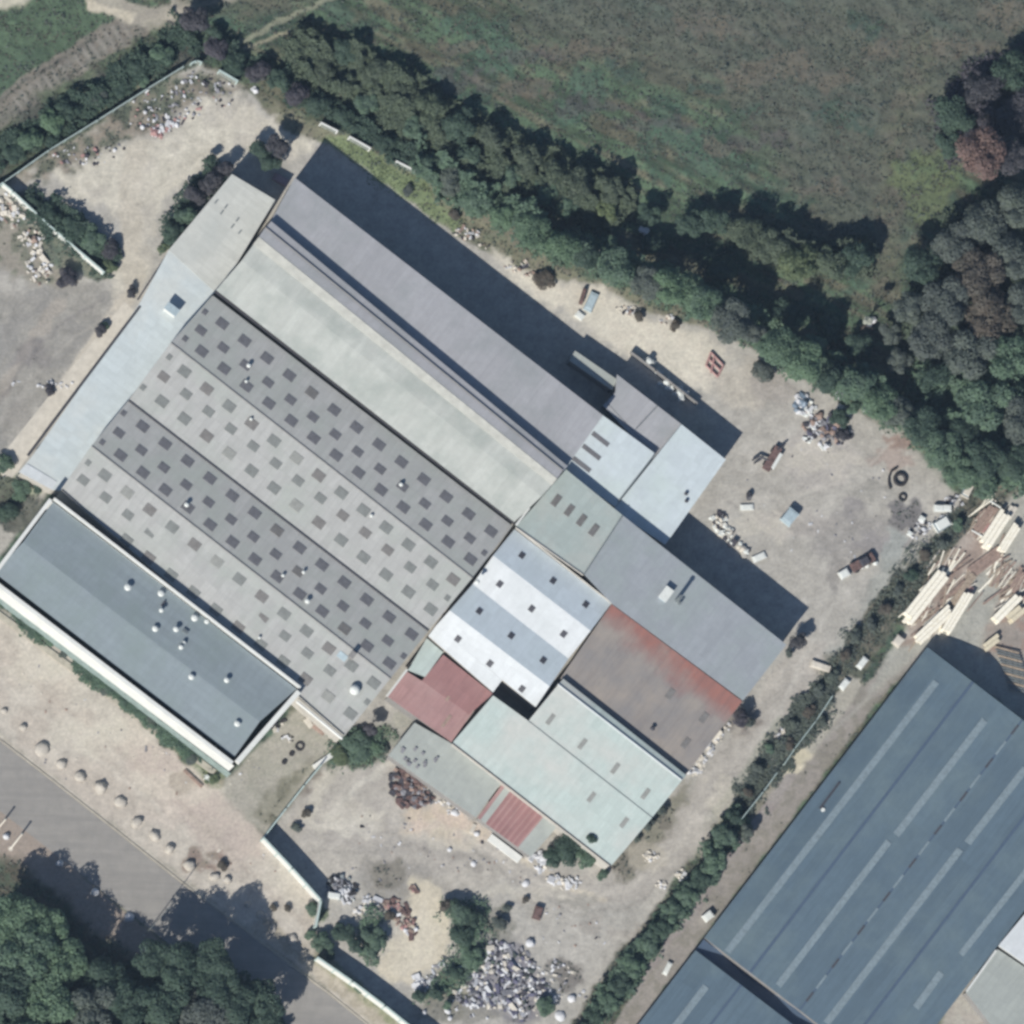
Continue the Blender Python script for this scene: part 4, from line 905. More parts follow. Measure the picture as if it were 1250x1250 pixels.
row2 = [(790,262,18,4,LD),(842,272,20,4.4,LD),(874,268,20,5,LD),(908,286,25,6,LG),(940,302,25,6,LG),(974,320,29,6.4,LL),(1010,322,24,6.2,LG),(1046,316,22,6,LD),(800,300,20,3.4,LD),(880,330,20,3.4,LD),(960,380,22,3.4,LD),(1010,400,22,3.4,LD),(1050,420,20,3.2,LD)]
series(row2, 'trees at the dark south-east end of the scrub belt', '{o} tree, counted west to east, round the deep shadow at the belt end')
LG = LG_
wood = [(1244,252,34,9,LG),(1202,278,33,8.6,LG),(1160,298,29,8,LG),(1240,312,35,9,LG),(1192,334,35,9,LB),(1126,322,27,6.8,LD),(1152,370,33,8.6,LG),(1210,386,35,9,LB),(1112,378,24,6.6,LG),(1252,372,31,8.6,LG),
  (1132,412,33,8,LG),(1180,430,35,8.8,LG),(1236,440,36,9,LH),(1140,462,25,6.6,LD),(1198,492,35,8.2,LH),(1246,516,30,8,LG),(1178,532,25,6.8,LD),(1098,440,19,4.6,LG),(1238,562,25,6,LD),(1086,408,15,3.8,LG)]
for i, it in enumerate(wood):
    kind = 'brown' if it[4] is LB else ('dark' if it[4] is LD else ('green' if it[4] is LH else 'grey-green'))
    plant(it[0], it[1], it[2], it[3], it[4], kind+' crown, '+ordw(i+1)+' from the top in the small wood by the right edge', 'trees of the small wood at the right edge')
plant(1197,190,35,12.5,M['leaf_red'],'copper red tree standing alone above the deep shadow at the upper right')
M['leaf_pale'] = leafmat('pale_foliage', S(220,222,208), S(196,200,186), S(180,186,174))
plant(1061,393,8,7.0,M['leaf_pale'],'small whitish tree top catching light inside the deep tree shadow')
for i, (x,y,r_,h) in enumerate(((1165,140,30,5),(1200,112,30,5.5),(1236,92,30,6),(1240,140,34,6.5),(1158,178,18,4),(1232,190,26,8.5))):  # added trees, their dark leaf colours stand in for the deep shade
    plant(x,y,r_,h,LP if i%2 else LD,'tree with shade painted into its leaves, '+ordw(i+1)+' from the west, behind the copper red tree','shade-dark trees behind the copper red tree')
forest = [(14,1122,36,9.2,L_),(54,1134,33,9.2,L_),(36,1168,38,10,LH),(76,1176,32,9.4,L_),(12,1206,38,10,LD),(62,1220,38,10,L_),(130,1192,28,9.2,LD),(108,1230,34,10,LG),(160,1222,33,10,LD),(224,1182,34,10.6,LD),
   (262,1168,26,10.6,LD),(186,1172,24,9.8,LD),(264,1200,30,10.4,LD),(204,1226,33,10,LD),(250,1240,33,10,LG),(290,1226,28,10,LD),(318,1216,24,8.6,LD),(328,1246,24,8.6,LD),(40,1270,40,10,LH),(120,1284,38,10,LD),(210,1288,38,10,LD),(285,1290,34,9.5,LD)]
for i, it in enumerate(forest):
    kind = 'bright green' if it[4] is L_ else ('dark green' if it[4] is LD else 'mid green')
    plant(it[0], it[1], it[2], it[3], it[4], 'tall '+kind+' tree, '+ordw(i+1)+' from the north-west corner of the roadside wood', 'tall trees south of the road')
hedge = [(1168,640,16,2.4,LH),(1150,664,16,2.2,LD),(1128,676,15,2,LP),(1112,704,17,2.2,LD),(1096,722,15,2,LP),(1078,742,16,2.2,LD),(1062,762,15,2.2,LG),(1044,776,16,2.2,LD),(1034,800,14,2,LG),(1016,826,16,2.2,LG),(998,842,15,2.2,LD),(988,868,16,2.4,LG),
  (1004,880,11,1.8,LG),(968,884,14,2,LH),(964,908,13,2,LD),(940,912,13,2,LH),(926,938,14,2.4,LH),(912,968,12,2,LD),(896,1000,16,3,LD),(884,1024,20,3.8,LH),(868,1052,22,4.2,LH),(856,1074,18,3.8,LD),(838,1092,19,4,LH),(822,1112,19,4,LH),
  (806,1132,19,3.8,LD),(790,1154,19,3.8,LH),(772,1178,20,3.8,LH),(756,1200,18,3.6,LD),(742,1220,18,3.4,LH),(726,1240,17,3.2,LD),(912,1018,14,3,LG),(708,1262,18,3.2,LD)]
hedge = [(x, y, r_*(.68 if i < 18 else .92), h*(.7 if i < 18 else 1), (m_ if i > 17 else [m_, M['leaf_grey'], M['leaf_brown']][i % 3])) for i, (x, y, r_, h, m_) in enumerate(hedge)]
series(hedge, 'hedge along the lane', '{o} bush, counted from the timber yard end, of the hedge beside the lane')
singles = [
 (236,26,20,4.5,LP,'dark round tree on the track junction near the top left'),
 (262,38,12,2.4,LD,'small dark bush just right of the tree at the track junction'),
 (196,68,16,2.6,LH,'green bush outside the wall corner, beside the dirt track'),(168,82,14,2.2,LD,'dark bush by the track, third from the wall corner'),(176,98,12,1.8,LH,'low green bush hugging the outer side of the north-west wall'),
 (150,110,12,1.6,LD,'low dark bush midway along the outer side of the north-west wall'),(118,118,14,1.6,LG,'grey-green low bush beside the railed dirt track'),(82,134,17,2.6,LD,'dark bush at the bend of the dirt track shadow'),
 (62,150,18,3,L_,'bright green bush outside the north-west wall'),(38,172,18,2.6,L_,'second bright green bush outside the north-west wall, nearer the left edge'),(18,186,16,2,LD,'dark bush outside the wall at the left edge'),(64,172,12,2,LD,'small dark bush between the two bright green ones and the wall'),
 (226,262,16,3.4,LH,'green bush at the middle of the dark thicket by the annex'),(212,284,17,3.2,LD,'lowest bush of the dark thicket, leaning over the annex roof edge'),(238,240,16,3.4,LP,'dusky purple bush in the thicket beside the annex'),
 (256,222,17,3.8,LP,'largest dusky purple bush in the thicket near the annex top corner'),(272,206,14,3.6,LP,'uppermost purple bush of the thicket by the annex'),(246,268,11,4.6,LD,'dark bushy top that overlaps the pale annex roof'),(256,196,10,2.4,LD,'small bush tip at the upper end of the annex thicket'),(200,302,10,1.6,LL,'light green low bush at the bottom of the annex thicket'),
 (318,186,16,3.4,LD,'dark tree in the shadow corner between annex and hall'),(340,178,15,4.4,LP,'purple spiky tree leaning out over the pale sand near the hall corner'),(332,200,15,3.4,LD,'bush hidden in the shadow behind the pale annex end'),
 (60,262,18,2.2,LD,'dark bush north-west of the thin white wall, upper one'),(86,278,20,2.4,LD,'dark bush beside the thin white wall, middle one'),(112,292,18,2.4,LH,'green bush beside the thin white wall near its lower end'),(136,304,14,2,LP,'brown-purple bush at the sand edge right of the thin white wall'),(134,328,12,1.4,LL,'low lime bush at the lower end of the thin white wall'),(38,246,12,1.6,LD,'small dark bush at the wall junction near the left edge'),
 (82,340,15,2.2,LP,'round dusky bush on the grey yard below the thin white wall'),(120,404,10,1.4,LP,'small dark bush at the pale terrace, lower one'),(160,356,9,1.4,LP,'small dark bush at the pale terrace top'),(128,396,7,1,LD,'tiny bush beside the lower terrace bush'),(60,476,9,.9,LP,'faint low bush by the lower terrace'),(6,566,14,1.6,LH,'green bush at the left edge by the terrace foot'),
 (24,598,15,1.6,LH,'green bush between annex foot and office block'),(8,624,15,1.8,LD,'dark bush at the left edge beside the office block'),(46,594,10,1.2,LD,'small bush touching the annex foot'),
 (434,912,22,1.9,LH,'wide green bush in front of the corner of the dotted hall roof'),(452,888,11,3.4,LP,'dark round bush against the dotted hall roof end'),(416,922,14,1.2,LL,'low light green bush left of the wide green one'),(456,912,12,1.2,L_,'small green bush right of the wide green one'),
 (694,1036,25,4,LD,'dark tree beside the striped red roof shed'),(716,1046,16,3.4,LH,'green bush against the lowest corner of the pale green roof'),(722,1026,8,6.8,LD,'dark twig top overlapping the pale green roof'),(676,1046,14,2.6,LD,'dark bush amid white rubble by the striped shed'),
 (736,1068,9,1.2,LH,'small bush at the tip of the pale green roof'),(790,1008,12,2,LG,'grey-green bush at the south-east wall of the pale green workshop'),(806,990,9,1.6,LG,'thin bush nearer the corner of the rusty workshop'),(776,1022,8,1.2,LG,'tiny bush below the pale green workshop wall'),
 (905,876,13,3,LP,'dark spiky bush at the corner of the rusty workshop'),(915,884,9,2,LG,'small grey bush beside the rusty workshop corner'),(974,782,13,3.2,LP,'purple bush at the lowest corner of the tall grey workshop'),(962,796,8,1.5,LG,'small bush below the purple bush at the tall workshop'),
 (1024,512,14,2,LD,'dark bush beside the junk heap in the east yard'),(1028,532,12,1.4,LP,'dark low bush under the junk heap in the east yard'),(932,452,16,2.6,LG,'brown-green bush at the sandy edge of the east yard'),(1042,500,12,2,LH,'green bush touching white junk in the east yard'),
 (560,1112,19,2.8,LH,'dark green bush at the edge of the sand patch in the south yard'),(546,1106,10,2.2,LB,'brown topped bush left of the sand patch edge'),(576,1120,13,2.4,LD,'dark bush right half of the clump near the sand patch'),(562,1142,17,2.6,LD,'lower dark bush of the clump by the sand patch'),
 (574,1168,16,2,LH,'green bush between the clump and the rubble heap'),(554,1188,12,1.6,LD,'small dark bush beside white rubble in the south yard'),(534,1214,11,1.8,LD,'dark bush near the bottom wall, right one'),(512,1218,10,1.8,LD,'dark bush near the bottom wall, left one'),(608,1128,12,1.5,LG,'grey-green low bush above the rubble heap'),(546,1226,8,1.4,LH,'tiny bush at the bottom between white stones'),
 (457,1146,16,2.4,LH,'green upright bush in the south yard beside the red scrap'),(474,1118,9,1.2,LB,'brown bush next to the red scrap'),(452,1162,12,1.8,LH,'lower green bush in the south yard left of the sand patch'),(418,1140,15,2.2,LD,'dark bush in the shadow of the wall bend'),(432,1158,12,2.4,LD,'second dark bush near the wall bend'),
 (381,1110,11,1.5,LH,'round green bush outside the wall bend by the road verge'),(394,1150,15,2,LH,'green bush covering the wall bend'),(378,1140,9,1.2,L_,'small green bush outside the wall bend'),(402,1164,10,1.6,LD,'dark bush at the start of the lower wall'),(664,1228,15,2,LH,'green bush at the bottom beside pale stones'),(436,1206,9,1,LH,'low bush outside the lower wall by the road'),
 (500,1256,12,1.2,LH,'low bush at the bottom picture edge outside the wall'),(258,952,10,.8,LL,'low green patch bush at the tip of the office block'),(270,1056,10,1,LB,'brownish scrub beside the last road boulders'),(372,992,8,1,LB,'brown weed clump along the short wall'),(362,1010,8,.9,LG,'grey weed clump along the short wall'),
 (334,1108,6,.8,LB,'brown upright weed by the verge stones, left one'),(350,1110,6,.8,LB,'brown upright weed by the verge stones, right one'),
 (664,340,16,1.2,LB,'brown scrub heap at the sand edge beyond the hall shadow'),(780,386,9,1.2,LB,'rust brown scrub on the sand'),(824,398,9,1.1,LB,'second brown scrub on the sand, further east'),(555,262,10,.9,LB,'brown scrub on the strip beyond the hall, by the wall remains'),(500,232,10,.8,LG,'scrub on the green strip beyond the hall'),(446,122,8,1.2,LD,'small dark scrub where the field belt begins'),
 (620,1110,7,.9,LG,'small grey weed above the rubble'),(640,1098,6,.7,LB,'tiny brown weed on the lane of the south yard'),(470,912,8,.7,LG,'low weed at the foot of the low grey shed'),
 (110,960,0,0,None,''),]
for s_ in singles:
    if s_[2]: plant(*s_[:6])
# office verge weeds (a row of low tufts)
for i in range(13):
    x = 30+i*17+trng.uniform(-4,4); y = 757+i*14.1+trng.uniform(-3,5)
    plant(x, y, trng.uniform(8,11), .7, LH if i%3 else LG, ordw(i+1)+' low green tuft from the left edge along the foot of the white office wall', 'weeds along the office wall')

# stuff: rough grass and herbs over the field, verge weeds
def scatter(name, npts, size, mat, mask, seed, zlo=.0, zhi=.35, up=.9):
    r = np.random.default_rng(seed); w_ = mask.ravel().copy(); w_ /= w_.sum()
    k = r.choice(len(w_), npts, p=w_); x = GX.ravel()[k]+r.uniform(-.15,.15,npts); y = GY.ravel()[k]+r.uniform(-.15,.15,npts)
    z = Z.ravel()[k]+r.uniform(zlo, zhi, npts)*fbm(x/1.7, y/1.7, seed)
    nm = r.normal(size=(npts,3))*.35 + np.array([0,0,up]); nm /= np.linalg.norm(nm,axis=1)[:,None]
    me = cards_mesh(name, np.stack([x,y,z],1), nm, r.uniform(.6,1.4,npts)*size, mat, aspect=1.8, seed=seed)
    o = bpy.data.objects.new(name, me); COL.objects.link(o); return tag(o, kind='stuff')
inframe = ((PX > -15) & (PX < 1265) & (PY > -15) & (PY < 1265)).astype(float)
blk = polymask([(-60,690),(64,605),(20,575),(283,205),(345,240),(362,215),(890,560),(965,790),(745,1062),(470,920),(285,945)], 3, 0) + polymask([(1130,785),(1300,900),(1300,1300),(730,1300)], 3, 0) + polymask([(x,y) for x,y in up[1:-1]+lo[1:-1][::-1]], 3, 0)
fm = inframe*plantm*(1-np.clip(blk,0,1))
thick = sm((fbm(PX/11, PY/11, 301)-.42)/.2)
scatter('field_grass', 26000, .24, M['grass'], fm*(.25+thick), 1, zhi=.22)
scatter('field_herbs', 9000, .24, M['leaf_grey'], fm*(.05+sm((fbm(PX/16, PY/8, 305)-.5)/.15)), 2, zhi=.6)
scatter('dry_herbs', 5000, .24, M['leaf_brown'], fm*sm((fbm(PX/18, PY/8, 309)-.55)/.12), 3, zhi=.35)
yard = inframe*polymask(comp, 3, .3)*(1-np.clip(blk,0,1))
scatter('yard_weeds', 900, .2, M['leaf_grey'], yard*sm((fbm(PX/12, PY/12, 313)-.62)/.08)*plantm+1e-9, 4, zhi=.12)

def thicket(name, npts, size, mat, mask, seed, hmax, lo=.62):
    r = np.random.default_rng(seed); w_ = mask.ravel().copy(); w_ /= w_.sum()
    k = r.choice(len(w_), npts, p=w_); x = GX.ravel()[k]+r.uniform(-.15,.15,npts); y = GY.ravel()[k]+r.uniform(-.15,.15,npts)
    H = hmax*np.clip(fbm(x/2.6, y/2.6, seed, 3)*1.7-.25, .12, 1.15)*np.sqrt(mask.ravel()[k]/mask.max())
    z = H*r.uniform(lo, 1.04, npts)
    nm = r.normal(size=(npts,3))*.35 + np.array([-.1,-.15,.9]); nm /= np.linalg.norm(nm,axis=1)[:,None]
    me = cards_mesh(name, np.stack([x,y,z],1), nm, r.uniform(.6,1.4,npts)*size, mat, aspect=1.5, seed=seed)
    o = bpy.data.objects.new(name, me); COL.objects.link(o); return tag(o, kind='stuff')
def run(lst, hoff=0): return [(p[0]-hoff*.4, p[1]+hoff*.4) for p in lst]
m0 = linemask(run([q for q in row0 if q[0] < 1160]), 34, 18, 1.2)*inframe; m1 = linemask([(380,70),(440,95),(500,130),(560,170),(620,200),(680,228),(740,245)], 62, 26, 1.3)*inframe
m0w = linemask(run(row0[:9]), 26, 12, 1.0)*inframe
thicket('hedgerow_undergrowth', 26000, .34, M['leaf_hedge'], m0*(PX > 505), 401, 6.0)
thicket('low_thicket', 6000, .3, M['leaf_dark'], m0w, 402, 2.4)
thicket('field_scrub', 30000, .32, M['leaf_bank'], m1, 403, 2.9, .9)
thicket('scrub_belt_end', 12000, .34, M['leaf_bank'], linemask([(900,285),(950,305),(1000,322),(1046,316)], 34, 16, 1.2)*inframe, 404, 4.6)
thicket('wood_undergrowth', 34000, .38, M['leaf_bank'], polymask([(1170,270),(1270,230),(1270,440),(1140,450),(1110,400),(1140,330)], 24, 1.3)*inframe, 405, 6.0)
thicket('wood_undergrowth', 22000, .38, M['leaf_hedge'], polymask([(1120,450),(1270,430),(1270,590),(1200,590),(1120,500)], 20, 1.2)*inframe, 406, 5.5)
thicket('wood_undergrowth', 30000, .4, M['leaf_dark'], polymask([(-20,1125),(40,1130),(90,1180),(150,1195),(200,1190),(280,1195),(330,1240),(340,1290),(-20,1290)], 20, 1.2)*((PX > -20) & (PX < 1265) & (PY < 1290)), 407, 7.0)
thicket('shade_dark_scrub', 9000, .34, M['leaf_purple'], polymask([(1140,130),(1190,90),(1270,60),(1270,170),(1160,190)], 16, 1.2)*inframe, 408, 3.2)  # dusky leaf colour carries the deep shade of this corner
hm = linemask([(q[0], q[1]) for q in hedge[:15]], 26, 14, 1.5)*inframe; hm2 = linemask([(q[0], q[1]) for q in hedge[18:30]], 26, 10, 1.2)*inframe
thicket('hedge_scrub', 3500, .22, M['leaf_grey'], hm, 409, .7); thicket('hedge_scrub', 9000, .3, M['leaf_hedge'], hm2, 410, 2.9)
thicket('hedge_scrub', 5000, .24, M['leaf_grey'], linemask([(1000,850),(960,905),(915,970)], 34, 14, 1.5)*inframe, 411, .9)
thicket('verge_scrub', 7000, .24, M['leaf_hedge'], linemask([(-10,730),(60,776),(120,826),(180,874),(240,926)], 18, 10, 1.5)*inframe, 412, .8)
thicket('verge_scrub', 9000, .28, M['leaf_dark'], linemask([(-10,185),(60,152),(120,116),(180,80),(220,40)], 34, 18, 1.5)*inframe, 413, 2.0)
thicket('yard_scrub', 7000, .26, M['leaf_dark'], (linemask([(40,250),(90,285),(128,318)], 34, 14, 1.2)+linemask([(205,290),(230,252),(262,212)], 26, 12, 1.2))*inframe, 414, 2.2)
thicket('yard_scrub', 5000, .24, M['leaf_hedge'], (polymask([(400,905),(440,895),(470,895),(465,925),(410,935)], 10, 1)+polymask([(540,1100),(590,1105),(590,1180),(540,1215),(505,1225),(555,1170)], 12, 1.2)+linemask([(455,1120),(452,1165)], 22, 10, 1))*inframe, 415, 1.5)
thicket('strip_weeds', 1200, .18, M['leaf_lime'], polymask([(400,170),(440,178),(520,225),(570,272),(555,285),(450,215)], 8, .8)*inframe, 416, .12)

# ------------------------------------------------------------------ compound walls
def wall_run(name, label, pts, h, th=.22, cat='wall', capmat='coping', bodymat='wall_panel'):
    t = thing(name, label, cat, P(*pts[0],0))
    b = MB(); cbm = MB()
    for (x0,y0),(x1,y1) in zip(pts[:-1], pts[1:]):
        A, B = P(x0,y0,h), P(x1,y1,h); A.z = B.z = 0; d = (B-A).normalized(); L = (B-A).length; side = (-d.y,d.x,0)
        n = max(1, round(L/3.0))
        for i in range(n):
            q = A+d*(L*(i+.5)/n); pb = MB(); pb.obox(q-Vector((0,0,.3)), d, side, (0,0,1), L/n-.05, th*.7, h+.3); obj('wall_panel', pb, M[bodymat], t)
        for i in range(n+1):
            pb = MB(); q = A+d*(L*i/n); pb.obox(q-Vector((0,0,.3)), d, side, (0,0,1), .2, th*1.1, h+.34); obj('wall_post', pb, M[capmat], t)
        cbm.obox((A+B)/2+Vector((0,0,h-.003)), d, side, (0,0,1), L-.21, th, .08)
    obj('coping', cbm, M[capmat], t); return t
wall_run('compound_wall', 'long thin grey wall running from the left edge up to the yard tip, north-west side', [(-40,248),(5,222),(60,183),(120,146),(180,108),(224,81)], 1.9, .12)
wall_run('compound_wall', 'short curved wall end at the northern tip of the yard', [(234,77),(240,74),(246,76)], 1.6, .2)
wall_run('compound_wall', 'pale wall piece just below the northern yard tip', [(268,86),(290,99)], 1.8, .3)
for i, (a, b_) in enumerate((((392,150),(412,160)),((427,167),(452,181)),((484,197),(506,208)),((586,251),(604,257)))):
    wall_run('compound_wall', ordw(i+1)+' visible whitish piece, from the left, of the overgrown north-east wall', [a, b_], 1.7, .25, capmat='white_paint')
wall_run('compound_wall', 'straight pale blue-white wall dividing the left yard from the sandy yard', [(4,224),(16,234),(60,275),(127,332)], 1.9, .22, capmat='coping', bodymat='white_paint')
wall_run('compound_wall', 'wall from the weedy office corner down to the road verge corner', [(392,934),(372,958),(350,986),(322,1022)], 2.0, .2)
wall_run('compound_wall', 'white wall at the road verge corner throwing a broad dark shadow', [(322,1023),(357,1060),(392,1099),(386,1130)], 2.7, .25, bodymat='white_paint')
wall_run('compound_wall', 'lower white wall beside the road verge reaching the bottom edge', [(388,1169),(430,1198),(470,1228),(530,1276)], 2.7, .25, bodymat='white_paint')
wall_run('slab_fence', 'thin pale fence standing in the hedge beside the lane', [(1016,850),(996,880),(970,914),(958,932)], 1.6, .12)
wall_run('slab_fence', 'lower continuation of the hedge fence above the dark shaded patch', [(948,944),(932,966),(905,1000)], 2.6, .12, bodymat='grey_wall')
wall_run('low_wall', 'low wall beyond the hall shadow casting a narrow dark band on the sand', [(771,430),(800,452),(851,492)], 1.15, .2, bodymat='grey_wall', capmat='grey_wall')
wall_run('low_wall', 'narrow pale wall line on the ground right of the office parapet, by the tyres', [(384,936),(404,922)], .5, .7, capmat='white_paint')

# ------------------------------------------------------------------ boulders, posts, verge stones
def boulder(x, y, r_, h, label, group, seed, name='boulder', mat='boulder'):
    rr = random.Random(seed); r_ = r_*.92; c = P(x, y, 0); b = MB(); b.rock(Vector((c.x, c.y, -.1)), r_*rr.uniform(.8,1.15), r_*rr.uniform(.7,1.1), h, rr, seg=9, rings=5, jit=.17, ang=rr.uniform(0,6))
    return tag(obj(name, b, M[mat], smooth=True), label, 'boulder', group)
up_st = [(5,868,.5,.6),(28,888,.7,.7),(52,915,1.15,.85),(75,933,.95,.75),(98,948,1.15,.9),(123,961,1.1,1.0),(147,979,1.0,.7),(167,1004,1.15,.9),(189,1020,1.0,.75),(207,1036,1.0,.8),(231,1056,1.05,.9)]
for i, s_ in enumerate(up_st): boulder(*s_, ordw(i+1)+' pale boulder from the left along the far side of the road', 'boulders along the road', i)
lo_st = [(8,1021,.65,.8),(73,1054,.75,.9),(116,1089,.9,.7),(157,1120,.9,.8)]
for i, s_ in enumerate(lo_st): boulder(*s_, ordw(i+1)+' white stone from the left on the near side of the road', 'white stones on the near verge', 30+i, mat='rub_w')
rt_st = [(302,1104,.6,.5),(318,1117,.8,.5),(333,1134,.75,.8),(358,1146,.9,.6),(262,1070,.9,.6),(278,1074,.7,.7)]
for i, s_ in enumerate(rt_st): boulder(*s_, ordw(i+1)+' boulder of the scattered group where the road passes the tall tree shadow', 'boulders by the tree shadow', 50+i)
def post(x0, y0, x1, y1, z1, r_, label, cat='post', name='leaning_post', mat='concrete'):
    b = MB(); b.tube(P(x0,y0,0), P(x1,y1,z1), r_, r_*.8, 8); t = thing(name, label, cat, P(x0,y0,0)); obj('pole', b, M[mat], t)
    b = MB(); b.tube(P(x0,y0,0)-Vector((0,0,.05)), P(x0,y0,0)+Vector((0,0,.12)), r_*2.2, n=10); obj('footing', b, M['concrete'], t)
    b = MB(); b.tube(P(x1,y1,z1), P(x1,y1,z1)+Vector((.05,.12,.1)), r_*1.1, n=8); obj('pole_cap', b, M['metal'], t); return t
post(13,1036,27,1018,2.0,.16,'short white leaning post on the near road verge, right one')
post(-3,1012,7,1000,2.0,.15,'short white leaning post at the left edge by the road')
post(176,1142,206,1108,7.4,.07,'slim grey lamp pole leaning over the road in the tree shadow','lamp post','lamp_post','metal')

# ------------------------------------------------------------------ stock and scrap
DV = Vector((.61,.79,0)).normalized()
def timber(x0, y0, x1, y1, wpx, h, label, mat='timber', group='stacks of sawn timber', nw=3, nl=2):
    A, B = P(x0,y0,h), P(x1,y1,h); A.z = B.z = 0; d = (B-A).normalized(); side = Vector((-d.y,d.x,0)); L = (B-A).length; W = wpx*MPP*1.25
    t = thing('timber_stack', label, 'timber stack', (A+B)/2, group); rr = random.Random(int(x0*7+y0))
    for i in range(nw):
        for k in range(nl):
            l = L*rr.uniform(.9,1.0); o_ = rr.uniform(-.3,.3); b = MB()
            b.obox((A+B)/2+side*(W*((i+.5)/nw-.5))+d*o_+Vector((0,0,.1+h/nl*k)), d, side, (0,0,1), l, W/nw*.92, h/nl-.04); obj('timber_pack', b, M[mat], t)
    for k in (-.35, 0, .35):
        b = MB(); b.obox((A+B)/2+d*(L*k), side, d, (0,0,1), W*1.05, .12, .1); obj('bearer', b, M['timber2'], t)
timber(1153,699,1108,756,14,1.3,'long cream timber stack nearest the hedge in the timber yard')
timber(1183,724,1154,772,10,1.3,'upper half of the long cream timber stack that touches the warehouse shadow')
timber(1162,742,1120,782,11,1.2,'lower half of the cream timber stack that touches the warehouse shadow')
timber(1228,626,1202,666,13,1.3,'cream timber stack in the upper part of the timber yard, left one')
timber(1242,641,1222,673,9,1.2,'narrow cream timber stack in the upper part of the timber yard, right one')
timber(1245,727,1215,757,9,1.1,'cream timber stack near the right edge',nw=2)
timber(1249,742,1232,756,10,.9,'yellowish timber stack beside the cream one near the right edge','timber3',nw=2)
timber(1219,778,1202,791,8,.8,'small pale pinkish stack above the warehouse roof','timber3',nw=2)
timber(1112,752,1106,760,8,.8,'stubby end pack of the stack nearest the hedge',nw=2,nl=1)
timber(1190,700,1162,738,7,.5,'weathered brown board pile between the two long cream stacks','timber2','brown board piles')
timber(1180,708,1150,734,4,.3,'thin brown boards lying askew between the cream stacks','brown','brown board piles',2,1)
timber(1184,716,1176,728,9,.4,'pinkish boards at the top of the stack touching the shadow','pinkish','brown board piles',2,1)
timber(1222,672,1184,700,12,.35,'broad flat brown board pile below the upper cream stacks','brown','brown board piles',4,1)
timber(1214,618,1192,648,10,.4,'brown board pile at the top corner of the timber yard','brown','brown board piles',3,1)
timber(1238,618,1230,632,8,.5,'short grey board pile at the right edge top','concrete','brown board piles',2,1)
timber(1250,696,1236,722,9,.4,'brown board pile at the right edge above the cream stack','brown','brown board piles',3,1)
timber(1206,640,1196,650,6,.3,'small pinkish board pile beside the hedge end','pinkish','brown board piles',2,1)
timber(1136,770,1126,776,5,.3,'grey offcut pack at the foot of the long stacks','concrete','brown board piles',2,1)
for i, (x0,y0,x1,y1) in enumerate(((1208,611,1222,620),(1186,647,1200,655))):
    b = MB(); b.tube(P(x0,y0,.3), P(x1,y1,.5), .12, n=6); tag(obj('white_beam', b, M['white_thing']), ('upper' if i == 0 else 'lower')+' thin white beam lying across the brown boards of the timber yard', 'beam')
rr = random.Random(91); b = MB()
for k in range(150):
    s_ = rr.random(); A0 = ((1206,628),(1160,690),(1178,716),(1226,690),(1240,712),(1140,752))[rr.randrange(6)]
    x = A0[0]+rr.gauss(0,9)-s_*10; y = A0[1]+rr.gauss(0,9)+s_*12; A = P(x,y,0); e = (P(x+6.1,y-7.9,0)-A).normalized(); an = rr.gauss(0,.25)
    e = Vector((e.x*math.cos(an)-e.y*math.sin(an), e.x*math.sin(an)+e.y*math.cos(an), 0)); b.obox(A+Vector((0,0,rr.uniform(.02,.4))), e, (-e.y,e.x,0), (0,0,1), rr.uniform(1.5,5.5), rr.uniform(.12,.35), .08, rr.randrange(4))
tag(obj('loose_planks', b, [M['timber'], M['timber2'], M['brown'], M['concrete']]), kind='stuff', label='loose planks strewn over the timber yard')
# racks of grey stakes at the right edge
t = thing('stake_rack', 'rack of grey stakes with dark gaps right of the warehouse shadow', 'rack', P(1236,815))
for i in range(15):
    b = MB(); x = 1222+i*1.3; y = 788+i*3.6
    A, B = P(x-8,y+1,.3), P(x+22,y+9,.5); b.tube(A, B, .13, n=5); obj('stake', b, M['metal' if i%3 else 'timber2'], t)
for i in range(5):
    b = MB(); A, B = P(1224+i*6,786+i*6,.05), P(1218+i*9,800+i*12,.05); b.tube(A, B, .09, n=5); obj('rail', b, M['dark_metal'], t)
def block(name, label, cat, x, y, ang_px, L, W, H, mat, group=None, extra=None, top=.92):
    """a low crate, slab or box; ang_px = direction as a pixel vector"""
    c = P(x, y, H); c.z = -.03; e = P(x+ang_px[0], y+ang_px[1], 0)-P(x, y, 0); d = e.normalized()
    t = thing(name, label, cat, (c.x,c.y,0), group); b = MB(); b.obox(c, d, (-d.y,d.x,0), (0,0,1), L, W, H+.03, top=top); obj('body', b, M[mat], t)
    b = MB(); b.obox(c+Vector((0,0,H+.031)), d, (-d.y,d.x,0), (0,0,1), L*.8, W*.8, .06, top=.9); obj('top_layer', b, M[extra or mat], t)
    for s in (-1, 1):
        b = MB(); b.obox(c+d*(L*.5*s*.97), (-d.y,d.x,0), d, (0,0,1), W*1.04, .07, H*.8); obj('end_board', b, M[extra or mat], t)
    return t
U2, V2 = (.795,.606), (-.61,.79)
block('pale_crate','white cube shaped block at the gap beside the timber stacks','block',1097,782,V2,1.5,1.3,.9,'concrete')
block('pale_crate','white oblong block lying at the hedge foot, upper one','block',1053,809,V2,1.9,1.0,.6,'white_thing')
block('pale_crate','white oblong block lying at the hedge foot, lower one','block',1031,835,V2,1.7,1.0,.6,'white_thing')
block('concrete_slab','pale slab heap beside the lane above the hedge fence','slab',1002,813,(1,.35),3.0,1.0,.5,'concrete')
block('wall_slab','white flat plate at the edge of the workshop shadow in the east yard','plate',927,680,(-1,.45),2.1,1.0,.35,'white_thing')
